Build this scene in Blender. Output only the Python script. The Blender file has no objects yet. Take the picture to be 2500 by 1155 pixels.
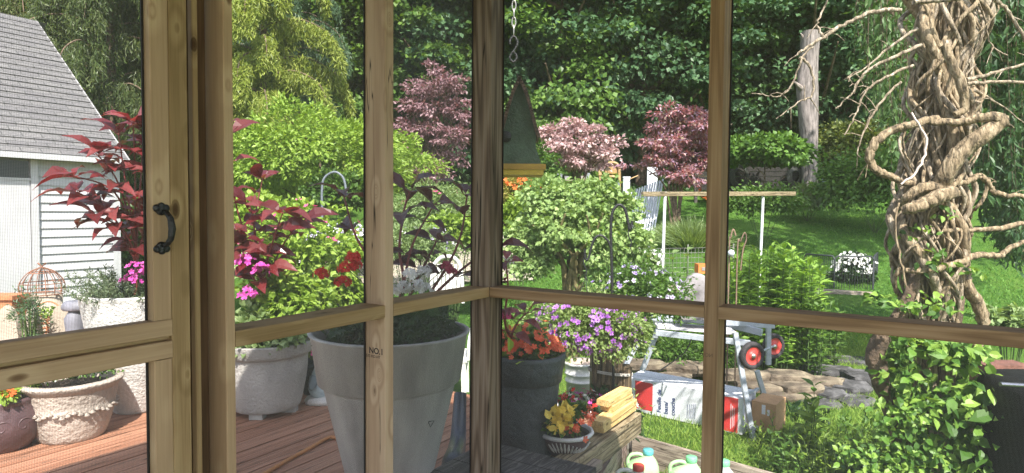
import bpy, math, random
import numpy as np
from mathutils import Vector, Matrix

# ------------------------------------------------------------------ camera, sky, sun, exposure
EYE = 1.40
FPX = 1542.0
PITCH = 0.04104
ROLL = 0.008345
sc = bpy.context.scene
cp, sp, cr, sr = math.cos(PITCH), math.sin(PITCH), math.cos(ROLL), math.sin(ROLL)
R0, U0, F0 = Vector((1, 0, 0)), Vector((0, sp, cp)), Vector((0, cp, -sp))
camR = R0 * cr + U0 * sr
camU = U0 * cr - R0 * sr
cd = bpy.data.cameras.new("camera")
cam = bpy.data.objects.new("camera", cd)
sc.collection.objects.link(cam)
M = Matrix.Identity(4)
for i in range(3):
    M[i][0] = camR[i]; M[i][1] = camU[i]; M[i][2] = -F0[i]
M[2][3] = EYE
cam.matrix_world = M
cd.sensor_width = 36.0
cd.lens = 36.0 * FPX / 2500.0
cd.clip_start = 0.02
cd.clip_end = 2000
sc.camera = cam

SUN_AZ = Vector((0.22, -0.975, 0)).normalized()    # horizontal direction towards the sun
SUN_EL = math.radians(50)
w = bpy.data.worlds.new("World"); sc.world = w; w.use_nodes = True
nt = w.node_tree
bg = nt.nodes["Background"]
sky = nt.nodes.new("ShaderNodeTexSky"); sky.sky_type = 'NISHITA'; sky.sun_disc = False
sky.sun_elevation = SUN_EL
sky.sun_rotation = math.atan2(SUN_AZ.x, SUN_AZ.y)
hsv = nt.nodes.new('ShaderNodeHueSaturation'); hsv.inputs['Saturation'].default_value = .62; nt.links.new(sky.outputs[0], hsv.inputs['Color']); nt.links.new(hsv.outputs[0], bg.inputs[0]); bg.inputs[1].default_value = 0.15
sl = bpy.data.lights.new("sun", 'SUN'); sl.energy = 4.3; sl.angle = math.radians(0.53); sl.color = (1.0, 0.95, 0.86)
so = bpy.data.objects.new("sun", sl); sc.collection.objects.link(so)
sd = Vector((SUN_AZ.x * math.cos(SUN_EL), SUN_AZ.y * math.cos(SUN_EL), math.sin(SUN_EL)))
so.rotation_euler = sd.to_track_quat('Z', 'Y').to_euler()
so.location = (0, 0, 30)
sc.view_settings.view_transform = 'Standard'
sc.view_settings.look = 'None'
sc.view_settings.exposure = 1.6
sc.view_settings.gamma = 1
sc.cycles.max_bounces = 6
sc.cycles.diffuse_bounces = 4
sc.cycles.glossy_bounces = 2
sc.cycles.transmission_bounces = 3
sc.cycles.use_denoising = True
sc.cycles.denoising_prefilter = 'NONE'
sc.cycles.caustics_reflective = False
sc.cycles.caustics_refractive = False
sc.cycles.sample_clamp_indirect = 6

# ------------------------------------------------------------------ coordinates
RNG = np.random.default_rng(7)
random.seed(7)

def ray(px, py):
    X = px - 1250.0; Y = py - 577.5
    X, Y = cr * X + sr * Y, -sr * X + cr * Y
    x = X / FPX; u = -Y / FPX
    return Vector((x, cp + u * sp, -sp + u * cp))

def at(px, py, Y):
    r = ray(px, py)
    return Vector((r.x * Y / r.y, Y, EYE + r.z * Y / r.y))

def onz(px, py, z):
    r = ray(px, py); t = (z - EYE) / r.z
    return Vector((r.x * t, r.y * t, z))

PROFILE = [(-60, -.5), (7.2, -.5), (9.5, -.36), (12, -.05), (16, .72), (20, 1.45), (23, 1.85), (27, 2.3), (31, 4.5), (40, 11), (60, 22), (120, 34), (900, 40)]
def gz(x, y):
    return float(np.interp(y, [p[0] for p in PROFILE], [p[1] for p in PROFILE]))

YA = 1.01024
Cx, Cy = -0.0834, 2.3573
U = Vector((-math.cos(YA), -math.sin(YA), 0)); V = Vector((math.sin(YA), -math.cos(YA), 0))
def ab(a, b, z=0.0):
    return Vector((Cx, Cy, 0)) + U * a + V * b + Vector((0, 0, z))
def a_at(px, b=0.0, py=600):
    r = ray(px, py); P = ab(0, b)
    return -(P.x * r.y - P.y * r.x) / (U.x * r.y - U.y * r.x)
def b_at(px, a=0.0, py=600):
    r = ray(px, py); P = ab(a, 0)
    return -(P.x * r.y - P.y * r.x) / (V.x * r.y - V.y * r.x)
ABM = Matrix(((U.x, V.x, 0, Cx), (U.y, V.y, 0, Cy), (0, 0, 1, 0), (0, 0, 0, 1)))

# ------------------------------------------------------------------ mesh builder
class MB:
    def __init__(self):
        self.v = []; self.nv = 0; self.idx = []; self.tot = []; self.mi = []; self.sm = []
    def raw(self, verts, faces, mi=0, smooth=False):
        verts = np.asarray(verts, dtype=np.float64).reshape(-1, 3)
        for f in faces:
            self.idx.append(np.asarray(f, dtype=np.int64) + self.nv); self.tot.append(np.array([len(f)])); 
        k = len(faces)
        self.mi.append(np.full(k, mi)); self.sm.append(np.full(k, smooth))
        self.v.append(verts); self.nv += len(verts)
    def arr(self, verts, faces, mi=0, smooth=False):       # faces: (n,k) array
        verts = np.asarray(verts).reshape(-1, 3); faces = np.asarray(faces)
        n, k = faces.shape
        self.idx.append((faces + self.nv).ravel()); self.tot.append(np.full(n, k))
        self.mi.append(np.full(n, mi)); self.sm.append(np.full(n, smooth))
        self.v.append(verts); self.nv += len(verts)
    def box(self, c, s, R=None, mi=0):
        h = np.array(s) / 2
        P = np.array([[x, y, z] for x in (-1, 1) for y in (-1, 1) for z in (-1, 1)]) * h
        if R is not None: P = P @ np.array(R).T
        P = P + np.array(c)
        self.arr(P, [[0, 1, 3, 2], [4, 6, 7, 5], [0, 4, 5, 1], [2, 3, 7, 6], [0, 2, 6, 4], [1, 5, 7, 3]], mi)
    def beam(self, p0, p1, wd, th, up=(0, 0, 1), mi=0, ch=0.0):
        p0 = Vector(p0); p1 = Vector(p1); d = (p1 - p0).normalized(); up = Vector(up)
        s = d.cross(up).normalized(); t = s.cross(d).normalized()
        if ch <= 0: prof = [(-1, -1), (1, -1), (1, 1), (-1, 1)]; pr = [(x * wd / 2, y * th / 2) for x, y in prof]
        else:
            a, b = wd / 2, th / 2
            pr = [(-a + ch, -b), (a - ch, -b), (a, -b + ch), (a, b - ch), (a - ch, b), (-a + ch, b), (-a, b - ch), (-a, -b + ch)]
        n = len(pr)
        vs = [tuple(p + s * x + t * y) for p in (p0, p1) for x, y in pr]
        fs = [[i, (i + 1) % n, n + (i + 1) % n, n + i] for i in range(n)] + [list(range(n))[::-1], list(range(n, 2 * n))]
        self.raw(vs, fs, mi)
    def tube(self, pts, rad, n=8, mi=0, cap=True, smooth=True, lump=0.0):
        P = np.array([tuple(p) for p in pts], dtype=float); m = len(P)
        if np.isscalar(rad): rad = [rad] * m
        rad = np.interp(np.linspace(0, 1, m), np.linspace(0, 1, len(rad)), rad)
        T = np.gradient(P, axis=0); T /= (np.linalg.norm(T, axis=1)[:, None] + 1e-9)
        ref = np.array([0, 0, 1.0]) if abs(T[0][2]) < .9 else np.array([1.0, 0, 0])
        N = np.cross(T[0], ref); N /= np.linalg.norm(N)
        ang = np.linspace(0, 2 * math.pi, n, endpoint=False)
        vs = []
        for i in range(m):
            N = N - T[i] * N.dot(T[i]); N /= (np.linalg.norm(N) + 1e-9); B = np.cross(T[i], N)
            rr = rad[i] * (1 + (lump * np.sin(ang * 3 + i * 0.35) + (lump * .7 * np.sin(ang * 8 + i * .22) if n >= 18 else 0) if lump else 0))
            vs.append(P[i] + np.outer(np.cos(ang) * rr, N) + np.outer(np.sin(ang) * rr, B))
        vs = np.concatenate(vs)
        i, j = np.meshgrid(np.arange(m - 1), np.arange(n), indexing='ij'); i = i.ravel(); j = j.ravel(); k = (j + 1) % n
        self.arr(vs, np.stack([i * n + j, i * n + k, (i + 1) * n + k, (i + 1) * n + j], 1), mi, smooth)
        if cap:
            self.raw(vs[:n], [list(range(n))[::-1]], mi); self.raw(vs[-n:], [list(range(n))], mi)
    def lathe(self, prof, n=40, c=(0, 0, 0), mi=0, smooth=True, sx=1, sy=1, wob=0.0, R=None):
        prof = np.array(prof); m = len(prof); ang = np.linspace(0, 2 * math.pi, n, endpoint=False)
        r = prof[:, 0][:, None] * (1 + wob * np.sin(ang * 5)[None, :])
        vs = np.stack([r * np.cos(ang) * sx, r * np.sin(ang) * sy, np.repeat(prof[:, 1][:, None], n, 1)], -1).reshape(-1, 3)
        if R is not None: vs = vs @ np.array(R).T
        vs = vs + np.array(c)
        i, j = np.meshgrid(np.arange(m - 1), np.arange(n), indexing='ij'); i = i.ravel(); j = j.ravel(); k = (j + 1) % n
        self.arr(vs, np.stack([i * n + j, i * n + k, (i + 1) * n + k, (i + 1) * n + j], 1), mi, smooth)
    def scatter(self, T, pos, d, nrm, s, wx=None, mi=0, smooth=False):
        tv, tf = T; tv = np.array(tv, dtype=float)
        pos = np.asarray(pos); N = len(pos)
        if N == 0: return
        y = d / (np.linalg.norm(d, axis=1)[:, None] + 1e-9)
        z = nrm - y * np.sum(nrm * y, 1)[:, None]; z /= (np.linalg.norm(z, axis=1)[:, None] + 1e-9)
        x = np.cross(y, z)
        s = np.broadcast_to(np.asarray(s, dtype=float), (N,))
        wx = s if wx is None else np.broadcast_to(np.asarray(wx, dtype=float), (N,))
        vs = (pos[:, None, :] + (tv[None, :, 0:1] * wx[:, None, None]) * x[:, None, :]
              + (tv[None, :, 1:2] * s[:, None, None]) * y[:, None, :] + (tv[None, :, 2:3] * s[:, None, None]) * z[:, None, :])
        k = len(tv)
        by = {}
        for f in tf: by.setdefault(len(f), []).append(f)
        base = self.nv
        self.v.append(vs.reshape(-1, 3)); self.nv += N * k
        for L, fl in by.items():
            fa = np.array(fl)[None] + (np.arange(N) * k)[:, None, None]
            self.idx.append((fa + base).ravel()); q = N * len(fl)
            self.tot.append(np.full(q, L)); self.mi.append(np.full(q, mi)); self.sm.append(np.full(q, smooth))
    def mesh(self, name, mats, Minv=None):
        V_ = np.concatenate(self.v) if self.v else np.zeros((0, 3))
        if Minv is not None:
            A = np.array(Minv); V_ = V_ @ A[:3, :3].T + A[:3, 3]
        idx = np.concatenate(self.idx); tot = np.concatenate(self.tot)
        me = bpy.data.meshes.new(name)
        me.vertices.add(len(V_)); me.vertices.foreach_set("co", V_.astype(np.float32).ravel())
        me.loops.add(len(idx)); me.loops.foreach_set("vertex_index", idx.astype(np.int32))
        me.polygons.add(len(tot))
        st = np.concatenate([[0], np.cumsum(tot)[:-1]])
        me.polygons.foreach_set("loop_start", st.astype(np.int32))
        me.polygons.foreach_set("loop_total", tot.astype(np.int32))
        me.polygons.foreach_set("material_index", np.concatenate(self.mi).astype(np.int32))
        me.polygons.foreach_set("use_smooth", np.concatenate(self.sm).astype(bool))
        for m in (mats if isinstance(mats, (list, tuple)) else [mats]): me.materials.append(m)
        me.update(calc_edges=True)
        return me
    def build(self, name, mats, parent=None, origin=None, Mw=None):
        """link as one object; the vertices gathered are in world space (Mw = the object's world matrix)"""
        if Mw is None:
            if origin is None:
                V_ = np.concatenate(self.v); lo = V_.min(0); hi = V_.max(0)
                origin = Vector(((lo[0] + hi[0]) / 2, (lo[1] + hi[1]) / 2, lo[2]))
            Mw = Matrix.Translation(Vector(origin))
        me = self.mesh(name, mats, Mw.inverted())
        return place(name, me, Mw, parent)

def wm(o):
    m = o.matrix_basis.copy()
    while o.parent is not None:
        o = o.parent; m = o.matrix_basis @ m
    return m
def place(name, data, Mw, parent=None):
    o = bpy.data.objects.new(name, data); sc.collection.objects.link(o)
    if parent is not None:
        o.parent = parent; o.matrix_basis = wm(parent).inverted() @ Mw
    else: o.matrix_basis = Mw
    return o
def tag(o, label, cat=None, group=None, kind=None):
    if label: o["label"] = label
    if cat: o["category"] = cat
    if group: o["group"] = group
    if kind: o["kind"] = kind
    return o
def thing(name, label, cat, loc, group=None):
    o = place(name, None, Matrix.Translation(Vector(loc))); o.empty_display_size = .1
    return tag(o, label, cat, group)
def struct(o):
    o["kind"] = "structure"; return o
def board(name, p0, p1, wd, th, up, mat, parent, ch=0.002):
    """a board whose own X runs along the grain"""
    p0 = Vector(p0); p1 = Vector(p1); x = (p1 - p0).normalized(); y = Vector(up).cross(x).normalized(); z = x.cross(y)
    Mw = Matrix(((x.x, y.x, z.x, p0.x), (x.y, y.y, z.y, p0.y), (x.z, y.z, z.z, p0.z), (0, 0, 0, 1)))
    m = MB(); L = (p1 - p0).length; m.beam((0, 0, 0), (L, 0, 0), wd, th, (0, 0, 1), ch=ch)
    return place(name, m.mesh(name, mat), Mw, parent)
def copy_tree(o, Mw, label=None, group=None, parent=None):
    c = o.copy(); sc.collection.objects.link(c)
    if parent is None: c.matrix_basis = Mw
    else: c.parent = parent
    if label: c["label"] = label
    if group: c["group"] = group
    for ch in list(o.children): copy_tree(ch, None, parent=c)
    return c

# ------------------------------------------------------------------ leaf shapes
def fan(out, c=(0, .45, 0)):
    vs = [c] + out; n = len(out)
    return vs, [[0, 1 + i, 1 + (i + 1) % n] for i in range(n)]
DIAM = ([(0, 0, 0), (-.5, .45, .06), (0, 1, -.05), (.5, .45, .06)], [[0, 1, 2, 3]])
OVATE = ([(0, 0, 0), (-.4, .25, .07), (0, .33, 0), (.4, .25, .07), (-.44, .55, .05), (0, .66, -.03), (.44, .55, .05), (0, 1, -.16)],
         [[0, 2, 1], [0, 3, 2], [1, 2, 5, 4], [2, 3, 6, 5], [4, 5, 7], [5, 6, 7]])
def long_leaf():
    ys = [0, .15, .35, .58, .8, 1.0]; ws = [.06, .34, .5, .42, .22, 0]; zs = [0, .05, .07, .03, -.08, -.24]
    vs = []; fs = []
    for i, (y, w_, z) in enumerate(zip(ys, ws, zs)):
        k = .012 * (-1) ** i
        vs += [(-w_, y, z + .16 * w_ + k), (0, y, z), (w_, y, z + .16 * w_ - k)]
    for i in range(5):
        a = i * 3
        fs += [[a, a + 1, a + 4, a + 3], [a + 1, a + 2, a + 5, a + 4]]
    return vs, fs
LONG = long_leaf()
LOBED = fan([(0, .02, 0), (-.3, -.06, .02), (-.5, .12, -.02), (-.36, .3, .03), (-.56, .5, -.03), (-.28, .6, .03), (0, 1.0, -.1),
             (.28, .6, .03), (.56, .5, -.03), (.36, .3, .03), (.5, .12, -.02), (.3, -.06, .02)], (0, .36, -.03))
BLADE = ([(-.5, 0, 0), (.5, 0, 0), (-.4, .4, .04), (.4, .4, .04), (-.22, .75, .16), (.22, .75, .16), (0, 1, .34)],
         [[0, 1, 3, 2], [2, 3, 5, 4], [4, 5, 6]])
def flower(n=5, cup=.18, notch=False):
    vs = [(0, 0, 0)]; fs = []
    for i in range(n):
        a = 2 * math.pi * i / n; h = math.pi / n * .92
        k = len(vs)
        vs += [(.32 * math.cos(a - h), .32 * math.sin(a - h), cup * .4), (.5 * math.cos(a - h * .5), .5 * math.sin(a - h * .5), cup),
               (.5 * math.cos(a + h * .5), .5 * math.sin(a + h * .5), cup), (.32 * math.cos(a + h), .32 * math.sin(a + h), cup * .4)]
        fs += [[0, k, k + 1, k + 2], [0, k + 2, k + 3]]
    return vs, fs
FLOWER = flower()
DAISY = flower(9, .02)

def rnd(n, k=3): return RNG.normal(size=(n, k))
def unit(a): return a / (np.linalg.norm(a, axis=1)[:, None] + 1e-9)
def sphere(n): return unit(rnd(n))

def clumps(c, rad, ncl, per, cr_, shell=.55, bottom=-.6, flat=.55, seed=None):
    """leaf positions in clumps through an ellipsoid's volume; returns positions, outward directions"""
    c = np.array(c, dtype=float); rad = np.array(rad, dtype=float)
    d = sphere(ncl * 3); d = d[d[:, 2] > bottom][:ncl]; ncl = len(d)
    r = shell + (1 - shell) * RNG.random(ncl) ** .6
    lump = 1 + .16 * np.sin(d[:, 0] * 5 + c[0]) * np.cos(d[:, 1] * 4 + c[1]) + .12 * RNG.normal(size=ncl)
    cc = c + d * rad * (r * lump)[:, None]
    sz = cr_ * (0.6 + .8 * RNG.random(ncl))
    off = sphere(ncl * per).reshape(ncl, per, 3) * (RNG.random((ncl, per, 1)) ** .45) * sz[:, None, None]
    off[:, :, 2] *= flat
    off[:, :, 2] -= .25 * (off[:, :, 0] ** 2 + off[:, :, 1] ** 2) / sz[:, None]
    p = (cc[:, None] + off).reshape(-1, 3)
    o = unit(off.reshape(-1, 3) * .8 + np.repeat(d, per, 0) * .5 * cr_)
    return p, o
def leafing(m, p, o, size, T=DIAM, wr=.8, up=.7, droop=.25, mi=0, var=.35):
    n = len(p)
    d = unit(o + rnd(n) * .5 + np.array([0, 0, -droop])); nr = unit(rnd(n) * .55 + np.array([0, 0, up]) + o * .35)
    s = size * (1 - var / 2 + var * RNG.random(n))
    m.scatter(T, p, d, nr, s, s * wr, mi)

# ------------------------------------------------------------------ materials
def newmat(name):
    m = bpy.data.materials.new(name); m.use_nodes = True
    b = m.node_tree.nodes["Principled BSDF"]; return m, m.node_tree, b
def N(nt, t, **k):
    n = nt.nodes.new(t)
    for a, v in k.items(): setattr(n, a, v)
    return n
def ramp(nt, stops):
    r = N(nt, "ShaderNodeValToRGB"); e = r.color_ramp.elements
    while len(e) < len(stops): e.new(.5)
    for i, (p, c) in enumerate(stops): e[i].position = p; e[i].color = (*c, 1)
    return r
def leafmat(name, cols, transl=.35, rough=.45, tint=(1.25, 1.2, .45), spec=.35):
    m, nt, b = newmat(name); L = nt.links
    g = N(nt, "ShaderNodeNewGeometry"); k = len(cols)
    r = ramp(nt, [(i / max(1, k - 1), c) for i, c in enumerate(cols)])
    L.new(g.outputs["Random Per Island"], r.inputs[0])
    oi = N(nt, "ShaderNodeObjectInfo"); hs = N(nt, "ShaderNodeHueSaturation")
    mr = N(nt, "ShaderNodeMapRange"); mr.inputs[3].default_value = .85; mr.inputs[4].default_value = 1.15
    L.new(oi.outputs["Random"], mr.inputs[0]); L.new(mr.outputs[0], hs.inputs["Value"]); L.new(r.outputs[0], hs.inputs["Color"])
    L.new(hs.outputs[0], b.inputs["Base Color"]); b.inputs["Roughness"].default_value = rough
    b.inputs["Specular IOR Level"].default_value = spec
    if transl > 0:
        t = N(nt, "ShaderNodeBsdfTranslucent"); mx = N(nt, "ShaderNodeMixShader"); mu = N(nt, "ShaderNodeMix", data_type='RGBA', blend_type='MULTIPLY')
        mu.inputs[0].default_value = 1; mu.inputs[7].default_value = (*tint, 1); L.new(hs.outputs[0], mu.inputs[6])
        L.new(mu.outputs[2], t.inputs[0]); mx.inputs[0].default_value = transl
        L.new(b.outputs[0], mx.inputs[1]); L.new(t.outputs[0], mx.inputs[2]); L.new(mx.outputs[0], nt.nodes["Material Output"].inputs[0])
    return m
def plain(name, col, rough=.6, noise=.15, scale=8, bump=.0, bscale=40, metal=0, spec=.5, coords='Object', col2=None, detail=6, stretch=None):
    m, nt, b = newmat(name); L = nt.links
    tc = N(nt, "ShaderNodeTexCoord"); nz = N(nt, "ShaderNodeTexNoise"); nz.inputs["Scale"].default_value = scale; nz.inputs["Detail"].default_value = detail
    L.new(tc.outputs[coords], nz.inputs["Vector"])
    if stretch:
        mp_ = N(nt, "ShaderNodeMapping"); mp_.inputs["Scale"].default_value = stretch; L.new(tc.outputs[coords], mp_.inputs[0]); L.new(mp_.outputs[0], nz.inputs["Vector"])
    c2 = col2 or tuple(min(1, c * (1 + noise * 1.6)) for c in col); c1 = tuple(c * (1 - noise * 1.8) for c in col)
    r = ramp(nt, [(.3, c1), (.5, col), (.72, c2)]); L.new(nz.outputs[0], r.inputs[0]); L.new(r.outputs[0], b.inputs["Base Color"])
    b.inputs["Roughness"].default_value = rough; b.inputs["Metallic"].default_value = metal; b.inputs["Specular IOR Level"].default_value = spec
    if bump:
        bvec = mp_.outputs[0] if stretch else tc.outputs[coords]
        n2 = N(nt, "ShaderNodeTexNoise"); n2.inputs["Scale"].default_value = bscale; n2.inputs["Detail"].default_value = 8
        L.new(bvec, n2.inputs["Vector"]); bp = N(nt, "ShaderNodeBump"); bp.inputs["Strength"].default_value = min(1, bump); bp.inputs["Distance"].default_value = .02
        L.new(n2.outputs[0], bp.inputs["Height"]); L.new(bp.outputs[0], b.inputs["Normal"])
    return m
def wood(name, dark, mid, light, knots=True, grain=34, weather=0.0, rough=.65, crack=0.0, along=1.6, greenish=None):
    """grain runs along the object's own X"""
    m, nt, b = newmat(name); L = nt.links
    tc = N(nt, "ShaderNodeTexCoord"); oi = N(nt, "ShaderNodeObjectInfo")
    off = N(nt, "ShaderNodeVectorMath", operation='MULTIPLY_ADD'); off.inputs[1].default_value = (1, 1, 1)
    cx = N(nt, "ShaderNodeCombineXYZ"); mm = N(nt, "ShaderNodeMath", operation='MULTIPLY'); mm.inputs[1].default_value = 13.7
    L.new(oi.outputs["Random"], mm.inputs[0]); [L.new(mm.outputs[0], cx.inputs[i]) for i in range(3)]
    L.new(tc.outputs["Object"], off.inputs[0]); L.new(cx.outputs[0], off.inputs[2])
    # knots warp the grain
    kv = N(nt, "ShaderNodeTexVoronoi"); mk = N(nt, "ShaderNodeMapping"); mk.inputs["Scale"].default_value = (7, 15, 15)
    L.new(off.outputs[0], mk.inputs[0]); L.new(mk.outputs[0], kv.inputs["Vector"]); kv.inputs["Scale"].default_value = 1.0
    kn = ramp(nt, [(.05, (1, 1, 1)), (.17, (.25, .25, .25)), (.4, (0, 0, 0))]); L.new(kv.outputs["Distance"], kn.inputs[0])
    wn = N(nt, "ShaderNodeTexNoise"); mw = N(nt, "ShaderNodeMapping"); mw.inputs["Scale"].default_value = (along, 9, 9); wn.inputs["Scale"].default_value = 1.2; wn.inputs["Detail"].default_value = 2
    L.new(off.outputs[0], mw.inputs[0]); L.new(mw.outputs[0], wn.inputs["Vector"])
    sep = N(nt, "ShaderNodeMath", operation='MULTIPLY'); sep.inputs[1].default_value = .9 if knots else 0
    L.new(kn.outputs[0], sep.inputs[0])
    ad = N(nt, "ShaderNodeMath", operation='ADD'); L.new(wn.outputs[0], ad.inputs[0]); L.new(sep.outputs[0], ad.inputs[1])
    ring = N(nt, "ShaderNodeMath", operation='MULTIPLY'); ring.inputs[1].default_value = grain; L.new(ad.outputs[0], ring.inputs[0])
    sn = N(nt, "ShaderNodeMath", operation='SINE'); L.new(ring.outputs[0], sn.inputs[0])
    fn = N(nt, "ShaderNodeTexNoise"); mf = N(nt, "ShaderNodeMapping"); mf.inputs["Scale"].default_value = (6, 260, 260); fn.inputs["Scale"].default_value = 1; fn.inputs["Detail"].default_value = 4
    L.new(off.outputs[0], mf.inputs[0]); L.new(mf.outputs[0], fn.inputs["Vector"])
    s2 = N(nt, "ShaderNodeMapRange"); s2.inputs[1].default_value = -1; L.new(sn.outputs[0], s2.inputs[0])
    mx = N(nt, "ShaderNodeMix"); mx.inputs[0].default_value = .6; L.new(s2.outputs[0], mx.inputs[2]); L.new(fn.outputs[0], mx.inputs[3])
    cr_ = ramp(nt, [(.18, dark), (.5, mid), (.85, light)]); L.new(mx.outputs[0], cr_.inputs[0])
    big = N(nt, "ShaderNodeTexNoise"); mb = N(nt, "ShaderNodeMapping"); mb.inputs["Scale"].default_value = (1.3, 5, 5); big.inputs["Scale"].default_value = 1; big.inputs["Detail"].default_value = 5
    L.new(off.outputs[0], mb.inputs[0]); L.new(mb.outputs[0], big.inputs["Vector"])
    hs = N(nt, "ShaderNodeHueSaturation"); mrv = N(nt, "ShaderNodeMapRange"); mrv.inputs[3].default_value = .72; mrv.inputs[4].default_value = 1.22
    L.new(big.outputs[0], mrv.inputs[0]); L.new(mrv.outputs[0], hs.inputs["Value"]); L.new(cr_.outputs[0], hs.inputs["Color"])
    col = hs.outputs[0]
    if knots:
        kc = N(nt, "ShaderNodeMix", data_type='RGBA'); kr = ramp(nt, [(.04, (1, 1, 1)), (.1, (.8, .8, .8)), (.16, (0, 0, 0))]); L.new(kv.outputs["Distance"], kr.inputs[0])
        pick = N(nt, "ShaderNodeMath", operation='MULTIPLY'); th = N(nt, "ShaderNodeMath", operation='GREATER_THAN'); th.inputs[1].default_value = .7
        sx = N(nt, "ShaderNodeSeparateColor"); L.new(kv.outputs["Color"], sx.inputs[0]); L.new(sx.outputs[0], th.inputs[0])
        L.new(th.outputs[0], pick.inputs[0]); L.new(kr.outputs[0], pick.inputs[1])
        L.new(pick.outputs[0], kc.inputs[0]); L.new(col, kc.inputs[6]); kc.inputs[7].default_value = (dark[0] * .32, dark[1] * .25, dark[2] * .2, 1); col = kc.outputs[2]
    if crack:
        cn = N(nt, "ShaderNodeTexNoise"); mc = N(nt, "ShaderNodeMapping"); mc.inputs["Scale"].default_value = (.7, 26, 26); cn.inputs["Scale"].default_value = 1; cn.inputs["Detail"].default_value = 3
        L.new(off.outputs[0], mc.inputs[0]); L.new(mc.outputs[0], cn.inputs["Vector"])
        c2 = ramp(nt, [(.5 - crack, (0, 0, 0)), (.5, (1, 1, 1)), (.5 + crack, (0, 0, 0))]); L.new(cn.outputs[0], c2.inputs[0])
        k2 = N(nt, "ShaderNodeMix", data_type='RGBA'); L.new(c2.outputs[0], k2.inputs[0]); L.new(col, k2.inputs[6]); k2.inputs[7].default_value = (.02, .015, .01, 1); col = k2.outputs[2]
    L.new(col, b.inputs["Base Color"]); b.inputs["Roughness"].default_value = rough; b.inputs["Specular IOR Level"].default_value = .25
    bp = N(nt, "ShaderNodeBump"); bp.inputs["Strength"].default_value = .35; bp.inputs["Distance"].default_value = .003
    L.new(mx.outputs[0], bp.inputs["Height"]); L.new(bp.outputs[0], b.inputs["Normal"])
    return m

# ------------------------------------------------------------------ shared materials
W_RAIL = wood("treated_pine", (.21, .135, .06), (.31, .21, .105), (.40, .29, .155), knots=True, grain=16, along=.8)
W_PALE = wood("pale_spruce", (.33, .22, .13), (.42, .295, .18), (.49, .365, .23), knots=True, grain=10, along=.7)
W_PINK = wood("pinkish_stud", (.33, .22, .145), (.43, .305, .205), (.50, .375, .265), knots=True, grain=22, crack=.008, along=.6)
W_OLD = wood("weathered_post", (.08, .055, .04), (.17, .125, .09), (.27, .215, .17), knots=False, grain=46, crack=.022, along=.7)
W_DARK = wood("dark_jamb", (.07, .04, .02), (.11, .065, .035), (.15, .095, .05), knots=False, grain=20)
W_BROWN = wood("brown_rail", (.18, .11, .06), (.28, .18, .10), (.36, .25, .15), knots=False, grain=70, along=.4)
W_TIMBER = wood("landscape_timber", (.16, .12, .07), (.29, .23, .14), (.40, .33, .22), knots=True, grain=40, crack=.03)
W_FRESH = wood("fresh_lumber", (.58, .38, .14), (.70, .49, .21), (.78, .58, .29), knots=True, grain=30, crack=.015)
W_GREY = wood("grey_plank", (.20, .16, .13), (.33, .27, .22), (.42, .36, .30), knots=True, grain=40, crack=.02)
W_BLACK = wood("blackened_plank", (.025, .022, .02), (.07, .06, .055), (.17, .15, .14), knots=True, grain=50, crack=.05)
M_WIRE = plain("screen_wire", (.13, .13, .13), .5, .0)
M_BLACK = plain("black_iron", (.012, .012, .014), .42, .1, 30, bump=.3, bscale=120)
M_SPLINE = plain("spline", (.015, .013, .013), .7, 0)
M_HOUSE = plain("house_siding", (.42, .38, .32), .8, .05)
M_SOFFIT = plain("soffit_boards", (.34, .25, .16), .8, .1)

# ------------------------------------------------------------------ the screened porch we stand in
porch = thing("screened_porch", "raw lumber porch with insect screens and a screen door round the viewer", "porch", ab(0, 0, 0))
ZT = 2.46
def zof(px, py, a, b): return at(px, py, ab(a, b).y).z
RZ = EYE - .2873                      # top of the mid rail
def vboard(name, a0, a1, b0, b1, z0, z1, mat, label=None, parent=None):
    """upright board filling the given footprint"""
    c0 = ab((a0 + a1) / 2, (b0 + b1) / 2, z0); c1 = ab((a0 + a1) / 2, (b0 + b1) / 2, z1)
    x = Vector((0, 0, 1)); y = U; z = x.cross(y)
    Mw = Matrix(((x.x, y.x, z.x, c0.x), (x.y, y.y, z.y, c0.y), (x.z, y.z, z.z, c0.z), (0, 0, 0, 1)))
    m = MB(); m.beam((0, 0, 0), (z1 - z0, 0, 0), abs(a1 - a0), abs(b1 - b0), (0, 0, 1), ch=.002)
    o = place(name, m.mesh(name, mat), Mw, parent or porch)
    if label: o["label"] = label
    return o
def hboard(name, p0, p1, depth, h, mat, label=None, parent=None):
    o = board(name, p0, p1, depth, h, (0, 0, 1), mat, parent or porch)
    if label: o["label"] = label
    return o
vboard("corner_post", -.089, 0, -.089, 0, -.4, ZT, W_OLD, "weathered grey corner post with long cracks")
s1n, s1f = a_at(940), a_at(961)
vboard("stud", s1f, s1n, -.089, 0, 0, ZT, W_PINK, "pinkish stud stamped NO.1 left of the corner post")
s2n, s2f = a_at(550), a_at(573)
vboard("stud", s2f, s2n, -.075, 0, 0, ZT, W_PALE, "pale knotty stud beside the door jamb")
b3n, b3f = b_at(1757), b_at(1722)
vboard("stud", -.089, 0, b3f, b3n, 0, ZT, W_BROWN, "brown stud in the right hand wall")
hr = RZ - .019
hboard("rail", ab(s1f, -.0445, hr), ab(.0015, -.0445, hr), .089, .038, W_RAIL, "short olive rail from stud to corner post")
hboard("rail", ab(s2f, -.0445, hr), ab(s1n, -.0445, hr), .089, .038, W_RAIL, "olive rail with bold grain left of the stamped stud")
hboard("rail", ab(-.0445, .0015, hr), ab(-.0445, b3f, hr), .089, .038, W_BROWN, "brown rail between corner post and right stud")
hboard("rail", ab(-.0445, b3n, hr), ab(-.0445, 2.4, hr), .089, .038, W_BROWN, "brown rail running off to the right")
vboard("stud", -.089, 0, 2.4, 2.44, 0, ZT, W_BROWN)
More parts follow.
